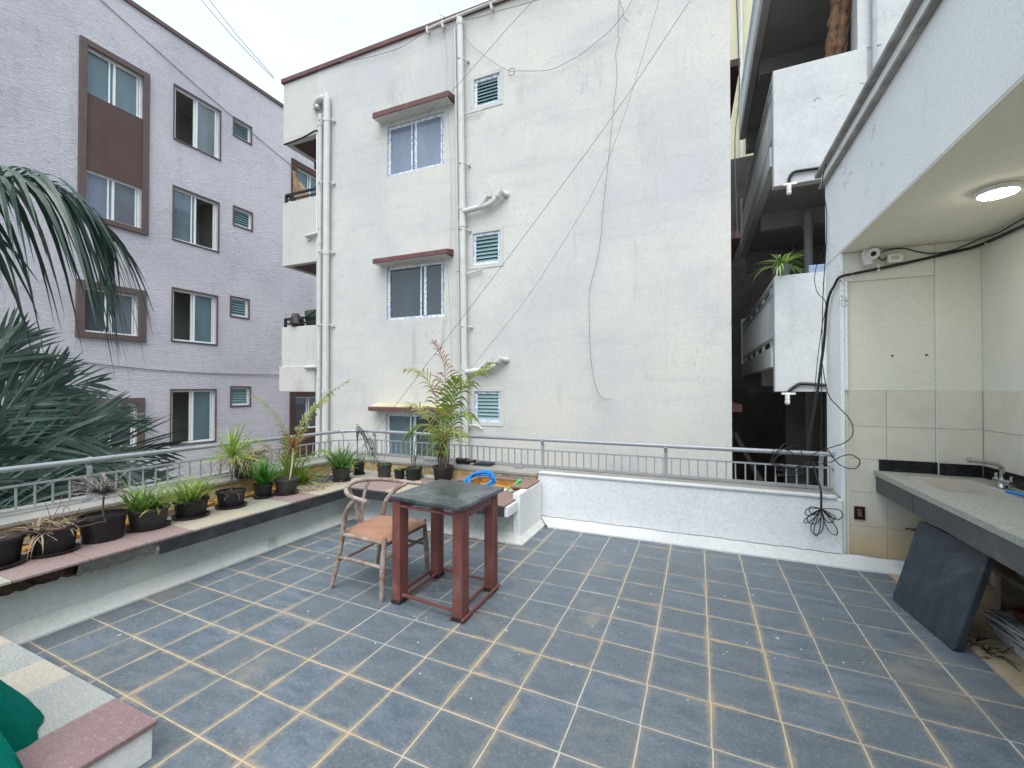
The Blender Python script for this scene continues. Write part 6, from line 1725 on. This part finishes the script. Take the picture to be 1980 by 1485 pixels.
wire('small ring of wire on the swagged wire', [(-3.1 + .065 * math.cos(a), -.065, 7.3 + .065 * math.sin(a)) for a in [i * 2 * PI / 12 for i in range(13)]], .005, sp=2)
wire('thin cable draped along the cream roof edge', [(-4.94, -.06, 8.66), (-5.3, -.05, 8.56), (-5.64, -.05, 8.51), (-6.08, -.05, 8.53), (-6.54, -.05, 8.57), (-7.02, -.06, 8.66), (-7.37, -.07, 8.72)], .005)
wire('thin straight wire running down the cream wall beside the left of the main drainpipe', [(-4.58, -.08, 8.77), (-4.46, -.05, 7.91), (-4.36, -.27, 7.2), (-4.38, -.05, 6.01), (-4.38, -.05, 4.3), (-4.37, -.2, 4.0), (-4.37, -.05, 2.62), (-4.35, -.05, .5)], .0028, sp=2)
wire('slack wire from the roof edge down to the upper canopy', [(-1.9, -.2, 8.8), (-2.9, -.3, 8.04), (-3.53, -.3, 7.58), (-4.21, -.29, 7.1), (-4.63, -.28, 6.91), (-4.95, -.1, 6.8)], .004)
wire('wire looping along the cream roof edge above the drainpipe', [(-4.62, -.1, 8.84), (-4.31, -.1, 8.62), (-4.08, -.12, 8.53), (-3.67, -.1, 8.49), (-3.35, -.1, 8.48), (-2.9, -.1, 8.44), (-2.3, -.08, 8.45), (-1.6, -.08, 8.66)], .005)
wire('upper of two slanting wires from the far sky to the cream roof corner', [(-11.4, 4.4, 13.5), (-10.2, 5.6, 10.6), (-9.2, 6.9, 8.9)], .008, frame=False, sp=2)
wire('lower of two slanting wires from the far sky to the cream roof corner', [(-11.6, 4.2, 13.5), (-10.3, 5.5, 10.5), (-9.2, 6.9, 8.86)], .008, frame=False, sp=2)
wire('thin cable running along the lilac wall below the second window row', [(LX + .02, 2.0, 2.55), (LX + .03, 4.9, 2.15), (LX + .02, 7.4, 1.97), (LX + .03, 10.5, 1.98)], .012, frame=False)
wire('long thin cable slanting down the upper lilac wall', [(LX + .02, 4.6, 11.3), (LX + .02, 7.6, 10.35), (LX + .02, 9.9, 9.75), (LX + .02, 12.2, 9.2)], .009, frame=False)
wire('loose wires dangling in the alley by the cream corner', [(.62, .5, 9.5), (.6, .4, 8.0), (.66, .6, 6.4), (.58, .5, 5.5), (.62, .6, 4.0)], .008)
